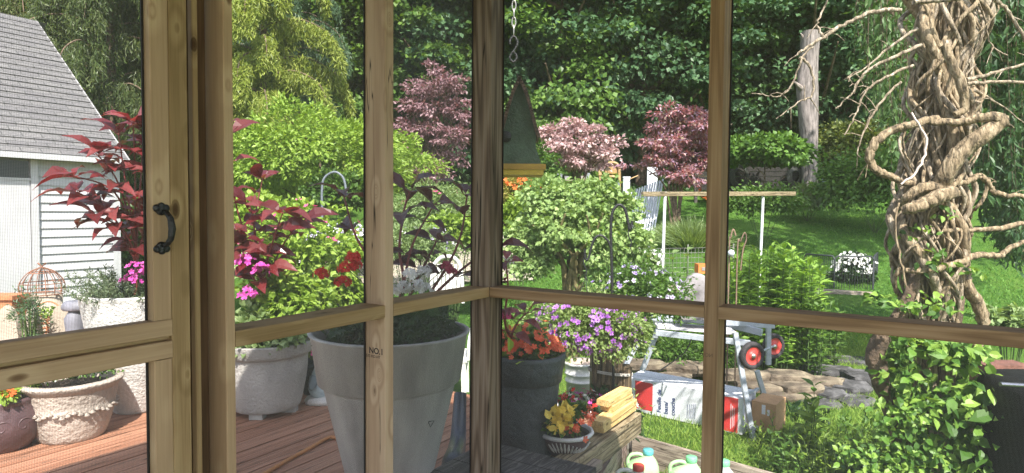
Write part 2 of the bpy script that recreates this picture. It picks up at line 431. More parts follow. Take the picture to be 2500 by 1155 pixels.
# top plates and roof
hboard("top_plate", ab(4.2, -.0445, ZT + .07), ab(-.1, -.0445, ZT + .07), .089, .14, W_RAIL)
hboard("top_plate", ab(-.0445, 0.003, ZT + .07), ab(-.0445, 4.2, ZT + .07), .089, .14, W_RAIL)
m = MB(); m.box((2.6, 2.1, 2.66), (5.3, 6.0, .10)); o = place("roof", m.mesh("roof", M_SOFFIT), ABM, porch)
for a_, b_ in ((4.9, 0), (0, 4.9), (4.9, 4.9)): vboard("post", a_, a_ + .09, b_, b_ + .09, -.4, 2.61, W_PINK)
m = MB(); m.beam((.3, -.21, 2.57), (-.75, -.21, 2.57), .06, .09); place("eave_bracket", m.mesh("eave_bracket", W_RAIL), ABM, porch)
m = MB(); m.box((2.5, 2.5, -.06), (5.2, 5.2, .12)); place("porch_floor", m.mesh("porch_floor", plain("pale_porch_floor", (.45, .38, .28), .7, .1)), ABM, porch)

# door jamb, hinge post and screen door, all in the left wall
jb = -.055
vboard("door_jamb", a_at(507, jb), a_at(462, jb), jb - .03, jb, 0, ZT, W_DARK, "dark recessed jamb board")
vboard("jamb_strip", a_at(489, jb + .02), a_at(475, jb + .02), jb + .001, jb + .02, 0, ZT, W_RAIL, "narrow grained strip on the jamb")
e0, e1 = a_at(463), a_at(418)
vboard("door_post", e0, e1, -.089, 0, 0, ZT, W_RAIL, "olive door post")
door = place("screen_door", None, Matrix.Translation(ab(e1, 0, 0)), porch); door["label"] = "screen door of pale knotty boards, black pull handle"
d0, d1 = a_at(417.5), a_at(373)
DB = -.012
zt_ = lambda py: zof(418, py, d0, 0)
z_u1, z_u0, z_l1, z_l0 = zt_(779), zt_(820), zt_(831), zt_(873)
vboard("stile", d0, d1, -.032, 0, z_u1 + .001, ZT - .03, W_PALE, "upper stile with small knots", door)
vboard("stile", d0, d1, -.032, 0, .03, z_l0 - .001, W_PALE, "lower stile", door)
DE = a_at(373) + .80
hboard("rail", ab(DE, -.0155, (z_u0 + z_u1) / 2), ab(d0, -.0155, (z_u0 + z_u1) / 2), .033, z_u1 - z_u0, W_PALE, "upper crossboard of the door", door)
hboard("rail", ab(DE, -.0155, (z_l0 + z_l1) / 2), ab(d0, -.0155, (z_l0 + z_l1) / 2), .033, z_l1 - z_l0, W_PALE, "lower crossboard of the door", door)
hboard("rail", ab(DE, -.022, (z_u0 + z_l1) / 2), ab(d0, -.022, (z_u0 + z_l1) / 2), .018, z_u0 - z_l1 - .001, W_RAIL, "recessed strip between the crossboards", door)
vboard("stile", DE, DE + .09, -.032, 0, .03, ZT - .03, W_PALE, None, door)
vboard("door_post", DE + .1, DE + .14, -.089, 0, 0, ZT, W_RAIL)

def screen(name, along, s0, s1, off, z0, z1, parent, label=None, pitch=.0025, t=.00028, edge=True):
    """woven insect screen: real wires, along='a' for the left wall, 'b' for the right"""
    m = MB()
    def bars(n0, n1, lo, hi, horiz):
        c = np.arange(n0, n1, pitch); k = len(c); h = t / 2
        if along == 'a': base = lambda s, w, z: np.stack([s, np.full_like(s, off) + w, z], 1)
        else: base = lambda s, w, z: np.stack([np.full_like(s, off) + w, s, z], 1)
        vs = []
        for e in (lo, hi):
            for dc, dw in ((-h, -h), (h, -h), (h, h), (-h, h)):
                if horiz: vs.append(base(np.full(k, e), dw, c + dc))
                else: vs.append(base(c + dc, dw, np.full(k, e)))
        vs = np.stack(vs, 1).reshape(-1, 3)
        f = np.array([[0, 1, 5, 4], [1, 2, 6, 5], [2, 3, 7, 6], [3, 0, 4, 7]])
        m.arr(vs, (f[None] + (np.arange(k) * 8)[:, None, None]).reshape(-1, 4))
    bars(z0, z1, s0, s1, True); bars(s0, s1, z0, z1, False)
    if edge:
        for s in (s0 + .002, s1 - .002):
            c = (s, off + .004, (z0 + z1) / 2) if along == 'a' else (off + .004, s, (z0 + z1) / 2)
            m.box(c, (.004, .004, z1 - z0), mi=1)
    o = place(name, m.mesh(name, [M_WIRE, M_SPLINE]), ABM, parent)
    if label: o["label"] = label
    return o
SO = -.093
screen("screen", 'a', 0.001, s1f - .001, -.086, .05, ZT, porch)
screen("screen", 'a', s1n + .001, s2f - .001, -.086, .05, ZT, porch)
screen("screen", 'b', 0.001, b3f - .001, -.086, .05, ZT, porch)
screen("screen", 'b', b3n + .001, 2.39, -.086, .05, ZT, porch)
screen("screen", 'a', d1 + .001, DE - .001, -.028, z_u1 + .001, ZT - .04, door)
screen("screen", 'a', d1 + .001, DE - .001, -.028, .12, z_l0 - .001, door)
# black pull handle on the door stile
hm = MB()
ha = (a_at(384) + a_at(412)) / 2 + .004
zt, zb = zof(398, 512, ha, 0), zof(398, 604, ha, 0)
for zz, sg in ((zt, 1), (zb, -1)):
    for (dx, dz, rr) in ((0, 0, .012), (-.009, .003 * sg, .008), (.009, .003 * sg, .008), (0, .008 * sg, .007)):
        hm.lathe([(rr, 0), (rr, .004), (rr * .7, .006), (0.0001, .0065)], 16, ab(ha + dx, 0.0005, zz + dz), R=Matrix((U, Vector((0, 0, 1)), V)).transposed())
pts = [ab(ha - .002, .004, zt - .004), ab(ha - .004, .016, zt - .007), ab(ha - .006, .026, zt - .018), ab(ha - .007, .03, (zt + zb) / 2), ab(ha - .006, .026, zb + .018), ab(ha - .004, .016, zb + .007), ab(ha - .002, .004, zb + .004)]
hm.tube(pts, [.005, .0055, .0062, .0075, .0062, .0055, .005], 12)
hm.build("door_handle", M_BLACK, door)["label"] = "black cast pull handle"

# lumber grade stamps, printed on the wood
def text_obj(name, s, size, mat, Mw, parent, ext=.0002, align='LEFT', bold=0.0, sp=1.0):
    cu = bpy.data.curves.new(name, 'FONT'); cu.body = s; cu.size = size; cu.extrude = ext; cu.offset = bold; cu.align_x = align; cu.space_line = sp
    tmp = bpy.data.objects.new("t", cu); me = bpy.data.meshes.new_from_object(tmp); me.materials.clear(); me.materials.append(mat)
    bpy.data.objects.remove(tmp); bpy.data.curves.remove(cu); me.name = name
    return place(name, me, Mw, parent)
M_INK = plain("stamp_ink", (.05, .035, .03), .8, .3, 60)
def frame(o, x, y):
    x = Vector(x).normalized(); y = Vector(y).normalized(); z = x.cross(y)
    return Matrix(((x.x, y.x, z.x, o[0]), (x.y, y.y, z.y, o[1]), (x.z, y.z, z.z, o[2]), (0, 0, 0, 1)))
def on_side(px, py):           # point on the stamped stud's broad face
    r = ray(px, py); P = ab(s1n, 0); b = -(P.x * r.y - P.y * r.x) / (V.x * r.y - V.y * r.x); return ab(s1n + .0004, b, at(px, py, ab(s1n, b).y).z)
text_obj("grade_stamp", "NO.1", .026, M_INK, frame(on_side(901, 861), V, (0, 0, 1)), porch, bold=.0006)
text_obj("grade_stamp", "S32 KD-HT", .0125, M_INK, frame(on_side(894, 870), V, (0, 0, 1)), porch)
P = ab(.0004, b3f + .030, zof(1757, 870, 0, b3f))
text_obj("grade_stamp", "NO.1", .016, plain("faint_ink", (.12, .08, .05), .8, .2, 60), frame(P, -V, (0, 0, 1)), porch)

# ------------------------------------------------------------------ ground, deck
def lawn_mat():
    m, nt, b = newmat("lawn"); L = nt.links; tc = N(nt, "ShaderNodeTexCoord")
    n1 = N(nt, "ShaderNodeTexNoise"); n1.inputs["Scale"].default_value = 55; n1.inputs["Detail"].default_value = 8
    n2 = N(nt, "ShaderNodeTexNoise"); n2.inputs["Scale"].default_value = .55; n2.inputs["Detail"].default_value = 5
    L.new(tc.outputs["Object"], n1.inputs["Vector"]); L.new(tc.outputs["Object"], n2.inputs["Vector"])
    mx = N(nt, "ShaderNodeMix"); mx.inputs[0].default_value = .45; L.new(n1.outputs[0], mx.inputs[2]); L.new(n2.outputs[0], mx.inputs[3])
    r = ramp(nt, [(.34, (.06, .15, .025)), (.5, (.12, .25, .04)), (.66, (.20, .34, .06))]); L.new(mx.outputs[0], r.inputs[0])
    L.new(r.outputs[0], b.inputs["Base Color"]); b.inputs["Roughness"].default_value = .85; b.inputs["Specular IOR Level"].default_value = .1
    n3 = N(nt, "ShaderNodeTexNoise"); n3.inputs["Scale"].default_value = 120; n3.inputs["Detail"].default_value = 4; L.new(tc.outputs["Object"], n3.inputs["Vector"])
    bp = N(nt, "ShaderNodeBump"); bp.inputs["Strength"].default_value = 1; bp.inputs["Distance"].default_value = .06; L.new(n3.outputs[0], bp.inputs["Height"]); L.new(bp.outputs[0], b.inputs["Normal"])
    return m
M_LAWN = lawn_mat()
ys = np.unique(np.concatenate([np.linspace(-60, 6, 8), np.linspace(7, 32, 60), np.linspace(33, 120, 30), [200, 400, 900]]))
xs = np.unique(np.concatenate([np.linspace(-25, 25, 70), [-900, -300, -120, -60, -40, 40, 60, 120, 300, 900]]))
XX, YY = np.meshgrid(xs, ys); ZZ = np.interp(YY, [p[0] for p in PROFILE], [p[1] for p in PROFILE])
ZZ = ZZ + np.where(YY > 8, .05 * np.sin(XX * .7 + YY * .4) * np.cos(YY * .5), 0)
m = MB(); nx = len(xs); i, j = np.meshgrid(np.arange(len(ys) - 1), np.arange(nx - 1), indexing='ij'); i = i.ravel(); j = j.ravel()
m.arr(np.stack([XX, YY, ZZ], -1).reshape(-1, 3), np.stack([i * nx + j, i * nx + j + 1, (i + 1) * nx + j + 1, (i + 1) * nx + j], 1), 0, True)
struct(m.build("lawn", M_LAWN, origin=(0, 0, 0)))
GR = lambda name, cols, t=.3: leafmat(name, cols, t, .5, (1.2, 1.15, .5), .2)
M_GRASS = GR("grass_blades", [(.11, .20, .03), (.20, .32, .05), (.32, .43, .10)])
def blades(m, xy, h, wd, mi=0, lean=.5):
    n = len(xy); z = np.interp(xy[:, 1], [p[0] for p in PROFILE], [p[1] for p in PROFILE])
    p = np.column_stack([xy, z]); d = unit(np.column_stack([rnd(n, 2) * lean, np.ones(n)])); 
    m.scatter(BLADE, p, d, unit(np.column_stack([rnd(n, 2), np.full(n, .2)])), h * (.5 + RNG.random(n)), wd, mi)
m = MB(); n = 90000
xy = np.column_stack([RNG.uniform(-.2, 5.4, n), 3.6 + 6.2 * RNG.random(n) ** 1.2])
rel = xy - np.array([Cx, Cy]); a_ = rel @ np.array([U.x, U.y]); b_ = rel @ np.array([V.x, V.y])
xy = xy[(b_ > -.1) & (a_ < -.6) | (a_ < -2.2)]
blades(m, xy, .055, .006, lean=.7); n = 150000; xy2 = np.column_stack([RNG.uniform(-7, 13, n), 8.5 + 14 * RNG.random(n) ** 1.1]); blades(m, xy2, .05, .013, 1, lean=.9); g = m.build("grass", [M_GRASS, GR('mown_blades', [(.05, .14, .025), (.10, .24, .04), (.17, .32, .06)])], origin=(2, 5, -.5)); tag(g, "sunlit grass growing on the lawn beside the deck", "grass", kind="stuff")

def deck_mat():
    m = wood("stained_deck", (.27, .12, .07), (.35, .17, .105), (.43, .23, .15), knots=False, grain=26, crack=.01, rough=.6, along=.25)
    return m
M_DECK = deck_mat()
m = MB(); bb = -.30
rr_ = random.Random(3)
while bb > -6.5:
    a0, a1 = -1.75 + rr_.uniform(0, .0), 4.5
    ww = .134
    for g in range(6): m.box(((a0 + a1) / 2, bb - ww * (g + .5) / 6, -.014 + rr_.uniform(-.0004, .0004)), (a1 - a0, ww / 6 - .0018, .028))
    m.box(((a0 + a1) / 2, bb - ww / 2, -.019), (a1 - a0, ww, .028)); bb -= .145
m.box((1.4, -3.4, -.10), (6.2, 6.1, .14), mi=1)
m.box((-1.83, -3.4, -.0145), (.14, 6.2, .029)); 
dk = place("deck", m.mesh("deck", [M_DECK, W_DARK]), ABM); struct(dk)
# concrete strip inside between deck and porch wall
m = MB(); m.box((1.6, -.197, -.03), (5.8, .19, .05)); struct(place("deck_edge", m.mesh("deck_edge", W_GREY), ABM))

# ------------------------------------------------------------------ pots
def stone(name, col, bump=.8, bs=35, rough=.85, noise=.12, sc_=6, stretch=None): return plain(name, col, rough, noise, sc_, bump, bs, stretch=stretch)
M_GREYPOT = stone("grey_resin", (.38, .36, .34), .3, 160, .6, .2, 5, (1.6, 1.6, .35))
M_BLACKPOT = stone("charcoal_pot", (.045, .052, .055), .8, 22, .6)
M_STONEPOT = stone("rough_stone_pot", (.37, .35, .33), .55, 60, .9)
M_BOWLPOT = stone("cream_pot", (.42, .36, .31), .8, 45, .85)
M_WHITEPOT = stone("white_pot", (.55, .54, .52), .6, 60, .8)
M_PURPLEPOT = stone("aubergine_glaze", (.10, .06, .065), .5, 18, .35)
M_SOIL = plain("soil", (.035, .024, .016), .95, .4, 30, 1, 80)
def pot(name, label, c, prof, mat, cat="plant pot", n=56, inner=.03, soil=.06, sx=1, sy=1, group=None, pname="pot_body", decor=None):
    """prof: list of (radius, height) from bottom to rim"""
    t = thing(name, label, cat, c, group)
    top = prof[-1]; rim = [(top[0] - inner, top[1] + .001), (top[0] - inner - .004, top[1] - soil - .02)]
    full = [(.001, prof[0][1])] + prof + rim
    m = MB(); m.lathe(full, n, c, 0, True, sx, sy)
    if decor: decor(m)
    m.build(pname, [mat, M_WHITEPOT], t, origin=c)
    s = MB(); s.lathe([(.0005, top[1] - soil + .012), (top[0] - inner - .002, top[1] - soil)], n, c, 0, True, sx, sy); s.build("soil", M_SOIL, t, origin=c)
    return t
def smooth_prof(pts, k=6):
    out = []
    P = [Vector((a, b)) for a, b in pts]
    for i in range(len(P) - 1):
        p0, p1, p2, p3 = P[max(i - 1, 0)], P[i], P[i + 1], P[min(i + 2, len(P) - 1)]
        for s in range(k):
            t = s / k
            q = .5 * ((2 * p1) + (p2 - p0) * t + (2 * p0 - 5 * p1 + 4 * p2 - p3) * t * t + (3 * p1 - p0 - 3 * p2 + p3) * t ** 3)
            out.append((q.x, q.y))
    out.append(pts[-1]); return out
def spl(pts, k=8):
    P = [Vector(p) for p in pts]; out = []
    for i in range(len(P) - 1):
        p0, p1, p2, p3 = P[max(i - 1, 0)], P[i], P[i + 1], P[min(i + 2, len(P) - 1)]
        for s in range(k):
            t = s / k
            out.append(.5 * ((2 * p1) + (p2 - p0) * t + (2 * p0 - 5 * p1 + 4 * p2 - p3) * t * t + (3 * p1 - p0 - 3 * p2 + p3) * t ** 3))
    out.append(P[-1]); return out

L_DARK = leafmat("dark_green_leaf", [(.015, .04, .014), (.03, .075, .02), (.055, .12, .03)])
L_MID = leafmat("mid_green_leaf", [(.05, .11, .02), (.09, .18, .03), (.15, .27, .055)])
L_LIME = leafmat("lime_leaf", [(.13, .22, .025), (.22, .34, .045), (.33, .45, .09)])
L_PALE = leafmat("pale_green_leaf", [(.15, .23, .08), (.24, .34, .13), (.34, .44, .21)])
L_BLUE = leafmat("bluish_conifer", [(.05, .10, .05), (.09, .16, .09), (.15, .23, .12)])
L_YEL = leafmat("yellow_green_needles", [(.14, .20, .03), (.26, .32, .05), (.38, .43, .10)])
L_RED = leafmat("oxblood_leaf", [(.08, .010, .014), (.17, .020, .024), (.24, .06, .06), (.11, .016, .018), (.16, .03, .05)], .34, .3, (1.6, .5, .5), .6)
L_REDDK = leafmat("dark_plum_leaf", [(.045, .010, .018), (.075, .015, .022), (.10, .03, .035)], .25, .3, (1.6, .6, .4), .5)
L_MAPLE = leafmat("purple_maple_leaf", [(.15, .075, .09), (.26, .15, .17), (.38, .25, .27)], .3, .4, (1.3, .8, .7), .6)
L_PINKM = leafmat("pink_maple_leaf", [(.30, .19, .20), (.46, .32, .33), (.60, .47, .45)], .3, .4, (1.2, .9, .8), .6)
L_REDM = leafmat("red_maple_leaf", [(.20, .07, .09), (.36, .13, .12), (.44, .26, .30), (.34, .22, .34), (.34, .28, .16)], .35, .4, (1.4, .9, .7), .6)
STEM_R = plain("crimson_stem", (.16, .02, .02), .5, .2); STEM_G = plain("green_stem", (.07, .12, .03), .6, .2)
M_BARK = plain("brown_bark", (.13, .09, .06), .9, .35, 14, 1, 30)
M_BARKG = plain("grey_bark", (.24, .20, .18), .9, .3, 9, 1, 26)
def petal(name, cols, t=.25): return leafmat(name, cols, t, .5, (1.1, 1.0, 1.0), .2)
P_RED = petal("red_petal", [(.65, .015, .02), (.78, .04, .03)]); P_ORANGE = petal("orange_petal", [(.72, .13, .03), (.85, .22, .06)])
P_WHITE = petal("white_petal", [(.75, .74, .72), (.85, .85, .84)]); P_PINK = petal("pink_petal", [(.65, .06, .22), (.8, .2, .4)])
P_VIOLET = petal("violet_petal", [(.30, .09, .42), (.45, .18, .58), (.55, .32, .68)]); P_LILAC = petal("lilac_petal", [(.50, .45, .70), (.72, .68, .82), (.35, .25, .58)])
P_YEL = petal("yellow_leaf", [(.65, .45, .05), (.75, .6, .12)]); P_MAG = petal("magenta_petal", [(.6, .06, .4), (.72, .15, .5)])
P_CORAL = petal("coral_petal", [(.75, .12, .05), (.8, .2, .1)])

def mound(t, c, rad, n, size, mat, T=OVATE, wr=.6, name="foliage", ncl=None, cr_=None, up=.7, droop=.2, bottom=-.2, flat=.7, shell=.35):
    """a rounded plant: leaves in clumps on stems"""
    ncl = ncl or max(8, n // 40); m = MB(); cr_ = cr_ or max(rad) * .28
    p, o = clumps(c, rad, ncl, max(1, n // ncl), cr_, shell, bottom, flat)
    leafing(m, p, o, size, T, wr, up, droop)
    k = min(ncl, 26); d = sphere(k); d[:, 2] = abs(d[:, 2])
    b0 = np.array(c) - np.array([0, 0, rad[2] * .55])
    for q in d: m.tube([b0 + q * .05 * rad[0], b0 + (q * rad) * .5 + [0, 0, rad[2] * .3], np.array(c) + q * rad * .85], [size * .07, size * .03], 4, 1, False)
    return m.build(name, [mat, STEM_G], t, origin=c)
def blooms(t, c, rad, n, size, mat, T=FLOWER, name="blossoms", top=-.1, cl=None, eye=None, face=None):
    d = sphere(n * 3); d = d[d[:, 2] > top][:n]
    if face is not None: d = d[np.argsort(-(d @ np.array(face) + RNG.random(len(d)) * .9))][:n]
    n = len(d); p = np.array(c) + d * np.array(rad) * (1 + .05 * RNG.normal(size=(n, 1)))
    if cl:
        p = (p[:, None] + rnd(n * cl).reshape(n, cl, 3) * size * .55).reshape(-1, 3); d = np.repeat(d, cl, 0)
    nr = unit(d + rnd(len(d)) * .35 + np.array([0, -.25, .2])); dd = unit(np.cross(nr, rnd(len(d))))
    m = MB(); s = size * (.8 + .4 * RNG.random(len(d)))
    m.scatter(T, p, dd, nr, s, s)
    if eye is not None: m.scatter(FLOWER, p + nr * size * .06, dd, nr, s * .3, s * .3, 1)
    return m.build(name, [mat] + ([eye] if eye is not None else []), t, origin=c)

def red_plant(t, base, stems, leaf=.17, mat=L_RED, seed=1, per=7, wr=.42, tip=5, name="foliage"):
    """stems: list of world polylines; leaves sit along and at the end of each stem"""
    m = MB(); P = []; D = []; r = random.Random(seed); sm = MB()
    for st in stems:
        q = spl([base] + st, 6); sm.tube(q, [.009, .004], 6)
        for i in range(per):
            f = .42 + .58 * (i + r.random() * .6) / per; k = min(len(q) - 1, int(f * (len(q) - 1)))
            for h in (0, 1):
                az = r.uniform(0, 6.28); P.append(q[k]); D.append((math.cos(az), math.sin(az), r.uniform(-.25, .35)))
        for i in range(tip):
            az = 6.28 * i / tip + r.random(); P.append(q[-1]); D.append((math.cos(az), math.sin(az), r.uniform(-.1, .8)))
    P = np.array([tuple(p) for p in P]); D = unit(np.array(D)); n = len(P)
    nr = unit(np.column_stack([RNG.normal(size=(n, 2)) * .3 + [0, -.45], np.ones(n)])); s = leaf * (.55 + .6 * RNG.random(n))
    pet = P + D * .03
    m.scatter(LONG, pet, D, nr, s, s * wr * 1.15, smooth=False)
    for a, b in zip(P, pet): sm.tube([a, b], [.003, .002], 4, 0, False)
    f = m.build(name, [mat], t, origin=base); sm.build("stems", [STEM_R], t, origin=base); return f

# ------------------------------------------------------------------ planters on the deck
# big grey resin pot right outside the left screens
c = at(953, 820, 2.9); c.z = 0
t = pot("plant_pot", "huge smooth grey pot close behind the stamped stud, with red geraniums", c,
        [(.15, 0), (.165, .02), (.30, .60), (.312, .615), (.325, .62), (.355, .83), (.362, .835), (.366, .845)], M_GREYPOT, inner=.022, soil=.07, n=72)
pc = (c.x, c.y, .80)
def geranium(t, c, rad, n=260, leafs=L_DARK):
    m = MB(); d = sphere(n); d[:, 2] = abs(d[:, 2]); p = np.array(c) + d * np.array(rad) * (.35 + .65 * RNG.random((n, 1)))
    m.scatter(LOBED, p, unit(d * [1, 1, .2] + rnd(n) * .4), unit(rnd(n) * .35 + [0, -.2, 1]), .05 + .025 * RNG.random(n), None)
    for q in p[::4]: m.tube([c, (np.array(c) + q) / 2 + [0, 0, .02], q], [.003, .0015], 4, 1, False)
    return m.build("foliage", [leafs, STEM_G], t, origin=c)
f = geranium(t, pc, (.30, .30, .17), 420)
def heads(t, pts, mat, r=.034, base=None, name="flower_head"):
    for p in pts:
        m = MB(); n = 34; d = sphere(n); d[:, 2] = abs(d[:, 2]) - .25; pp = np.array(p) + d * r * (.55 + .6 * RNG.random((n, 1))); m.scatter(FLOWER, pp, unit(np.cross(d, rnd(n))), unit(d + rnd(n) * .3), .024, .024)
        if base is not None: m.tube(spl([base, (Vector(base) + Vector(p)) / 2 + Vector((.01, 0, .05)), p], 5), [.0025, .002], 5, 1, False)
        m.build(name, [mat, STEM_G], t, origin=p)
heads(t, [at(786, 672, 2.72), at(846, 655, 2.8), at(868, 650, 2.85), at(838, 690, 2.7), at(863, 628, 2.9)], P_RED, base=pc)
heads(t, [at(1090, 650, 2.85), at(1100, 662, 2.85)], petal("dark_pink_petal", [(.4, .02, .09), (.5, .05, .12)]), .022, base=pc)
heads(t, [at(1000, 672, 2.75), at(1022, 700, 2.72), at(1035, 665, 2.85), at(985, 705, 2.75), at(1040, 710, 2.8), at(960, 712, 2.8)], P_WHITE, .036, base=pc)
m = MB(); n = 1500; p = np.column_stack([c.x + RNG.uniform(-.30, .30, n), c.y + RNG.uniform(-.3, .3, n), .80 + .13 * RNG.random(n) ** .7]); k = np.hypot(p[:, 0] - c.x, p[:, 1] - c.y) < .31; p = p[k]
m.scatter(DIAM, p, unit(rnd(len(p)) + [0, 0, .6]), unit(rnd(len(p))), .035, .010); m.build("feathery_greens", leafmat("feathery_leaf", [(.03, .06, .03), (.07, .11, .06)]), t, origin=pc)
St = lambda l: [at(*q) for q in l]
red_plant(t, Vector(pc), [St([(985, 700, 2.9), (975, 610, 2.95), (985, 520, 3.0), (1000, 470, 3.05)]), St([(985, 690, 2.9), (1010, 590, 3.0), (1060, 500, 3.1)]),
    St([(1010, 700, 3.0), (1040, 640, 3.05), (1065, 590, 3.1)]), St([(930, 680, 2.9), (870, 580, 2.95), (840, 480, 3.0)]), St([(1060, 700, 3.0), (1120, 590, 3.0), (1140, 480, 3.05)]),
    St([(1080, 700, 3.0), (1150, 640, 3.0), (1210, 600, 3.0)])], .165, L_REDDK, 4, 2, .42, 4, "plum_foliage")
# little leafy chip mark of the pot maker
m = MB(); q = at(1052, 1035, 2.72); m.tube([q + Vector((-.012, 0, .01)), q + Vector((.014, 0, .014)), q + Vector((-.002, 0, -.014)), q + Vector((-.012, 0, .01))], .0022, 6)
m.build("emblem", M_BLACK, t)

# charcoal pot
c = at(1287, 880, 3.62); c.z = 0
t = pot("plant_pot", "charcoal black pot to the right of the corner post, full of orange impatiens", c,
        smooth_prof([(.145, 0), (.15, .01), (.185, .38), (.188, .42)], 4) + [(.20, .425), (.21, .5), (.222, .56), (.222, .585)], M_BLACKPOT, inner=.02, n=64)
pc = (c.x, c.y, .58)
mound(t, pc, (.19, .19, .12), 900, .045, L_MID, name="foliage", up=.8)
blooms(t, (pc[0], pc[1], .60), (.19, .19, .12), 90, .036, P_CORAL, top=.1, cl=2)
red_plant(t, Vector(pc), [St([(1250, 830, 3.5), (1262, 790, 3.5), (1285, 765, 3.5)]), St([(1235, 800, 3.45), (1240, 700, 3.4), (1235, 640, 3.4)])], .12, L_RED, 9, 2, .42, 5, "red_shoots")
heads(t, [at(1236, 772, 3.4)], P_PINK, .03, base=pc)
m = MB(); q = at(1235, 860, 3.5); n = 14; m.scatter(OVATE, np.tile(np.array(q), (n, 1)) + rnd(n) * .05, unit(rnd(n) + [0, 0, 1]), unit(rnd(n) + [0, -.5, .5]), .11, .055); m.build("broad_leaves", L_LIME, t)

# white rimmed bowl with mixed flowers
c = Vector((at(1379, 1060, 3.58).x, 3.58, 0))
def shell(m):
    for i in range(13):
        a = math.radians(-125 + i * 8)
        p0 = Vector((c.x + .098 * math.cos(a), c.y + .098 * math.sin(a), .035)); p1 = Vector((c.x + .150 * math.cos(a + (i - 6) * .02), c.y + .150 * math.sin(a + (i - 6) * .02), .10 + .018 * math.sin(i * .5)))
        m.tube([p0, (p0 + p1) / 2 + Vector((0, -.004, 0)), p1], [.003, .008, .003], 6, 1)
t = pot("plant_pot", "low dark bowl with white rim and shell relief, yellow and orange flowers", c,
        smooth_prof([(.06, 0), (.10, .03), (.138, .09), (.152, .13)], 4), M_PURPLEPOT, inner=.01, decor=shell, n=56, soil=.02)
m = MB(); m.lathe([(.146, .128), (.160, .128), (.166, .138), (.160, .15), (.148, .15), (.143, .13)], 56, c); m.build("rim", plain("white_rim", (.62, .62, .63), .5, .08), t, origin=c)
pc = (c.x, c.y, .20)
mound(t, pc, (.16, .15, .10), 700, .045, L_MID)
q = at(1372, 1022, 3.45); n = 80; m = MB(); m.scatter(OVATE, np.array(q) + rnd(n) * [.035, .03, .028], unit(rnd(n) + [0, 0, .6]), unit(rnd(n) * .5 + [0, -.5, .6]), .06, .045); m.build("yellow_foliage", P_YEL, t)
for q, mt in ((at(1415, 1022, 3.45), P_CORAL), (at(1398, 1052, 3.42), P_CORAL), (at(1437, 1018, 3.5), P_CORAL), (at(1400, 990, 3.6), P_MAG), (at(1375, 985, 3.65), P_RED)):
    blooms(t, q, (.035, .035, .018), 12, .036, mt, cl=1)

# patch of pink and red impatiens growing behind the bowl
c = at(1425, 985, 4.55); c.z = -.05
t = thing("flower_patch", "low patch of magenta, red and white impatiens in front of the tied post", "flowers", (c.x, c.y, -.5))
mound(t, (c.x, c.y, -.1), (.36, .30, .15), 1600, .05, L_DARK, bottom=-.9)
for k, mt in enumerate((P_MAG, P_RED, P_PINK, P_WHITE)): blooms(t, (c.x + .05 * k - .08, c.y, -.08), (.34, .28, .15), 30, .038, mt, cl=2, name="blossoms")

# rough stone planter with chartreuse foliage and a red amaranth
c = at(652, 1000, 4.32); c.z = .04
def relief(m):
    for i in range(60):
        a = i / 60 * 6.283; m.lathe([(.0, -.02), (.028, -.012), (.034, 0), (.028, .012), (0, .02)], 6, (c.x + .285 * math.cos(a), c.y + .285 * math.sin(a), c.z + .30 + .02 * math.sin(a * 9)), 0)
t = pot("plant_pot", "large rough stone pot right of the pale stud, chartreuse and red plants in it", c,
        smooth_prof([(.20, 0), (.225, .02), (.262, .2), (.275, .36)], 5) + smooth_prof([(.277, .365), (.30, .38), (.315, .43), (.32, .46)], 3), M_STONEPOT, inner=.03, n=64)
for a in (0, 1.57, 3.14, 4.71): m = MB(); m.box((c.x + .16 * math.cos(a), c.y + .16 * math.sin(a), .021), (.09, .07, .04)); m.build("pot_foot", M_STONEPOT, t)
pc = (c.x, c.y, .52)
mound(t, (pc[0] + .0, pc[1] - .05, .55), (.27, .22, .15), 1700, .055, L_PALE, wr=.8)
mound(t, (pc[0] + .12, pc[1] + .12, .72), (.27, .25, .24), 1500, .055, L_LIME, name="tall_foliage", wr=.75)
red_plant(t, Vector(pc), [St([(640, 700, 4.3), (628, 600, 4.3), (610, 500, 4.3)]), St([(640, 700, 4.3), (660, 610, 4.2), (690, 520, 4.2)]), St([(640, 700, 4.3), (600, 580, 4.4), (570, 470, 4.4), (560, 330, 4.3)]),
    St([(650, 700, 4.3), (690, 600, 4.3), (735, 540, 4.3)]), St([(630, 700, 4.3), (585, 640, 4.2), (560, 600, 4.2)]), St([(640, 680, 4.3), (620, 560, 4.4), (640, 440, 4.5)]), St([(640, 690, 4.3), (600, 640, 4.2), (585, 560, 4.2)])], .20, L_RED, 5, 4, .46, 5, "red_foliage")
for q in ((600, 640), (640, 665), (605, 720)): blooms(t, at(q[0], q[1], 4.1), (.05, .05, .05), 14, .045, P_MAG)
# small plants behind it
def simple_plant(name, label, cat, px, py, Y, rad, n, size, leaf, blo=None, T=OVATE, wr=.6, group=None, zbase=None, up=.7, cl=2, top=-.1, bs=.05, nb=40, stemmed=True, face=(0, -1, .3), flat=.7, droop=.2, bottom=-.6):
    c = at(px, py, Y); zb = gz(c.x, c.y) if zbase is None else zbase
    t = thing(name, label, cat, (c.x, c.y, zb), group)
    mound(t, tuple(c), rad, n, size, leaf, T, wr, bottom=bottom, up=up, flat=flat, droop=droop)
    if stemmed:
        m = MB()
        for i in range(9):
            a = i * .7; m.tube([(c.x + .03 * math.cos(a), c.y + .03 * math.sin(a), zb - .02), (c.x + rad[0] * .3 * math.cos(a), c.y + rad[1] * .3 * math.sin(a), (c.z + zb) / 2), (c.x + rad[0] * .6 * math.cos(a), c.y + rad[1] * .6 * math.sin(a), c.z + rad[2] * .4)], [.008, .004], 5)
        m.build("stems", STEM_G, t)
    for b in (blo or []): blooms(t, tuple(c), rad, nb, bs, b, cl=cl, top=top, face=face)
    return t
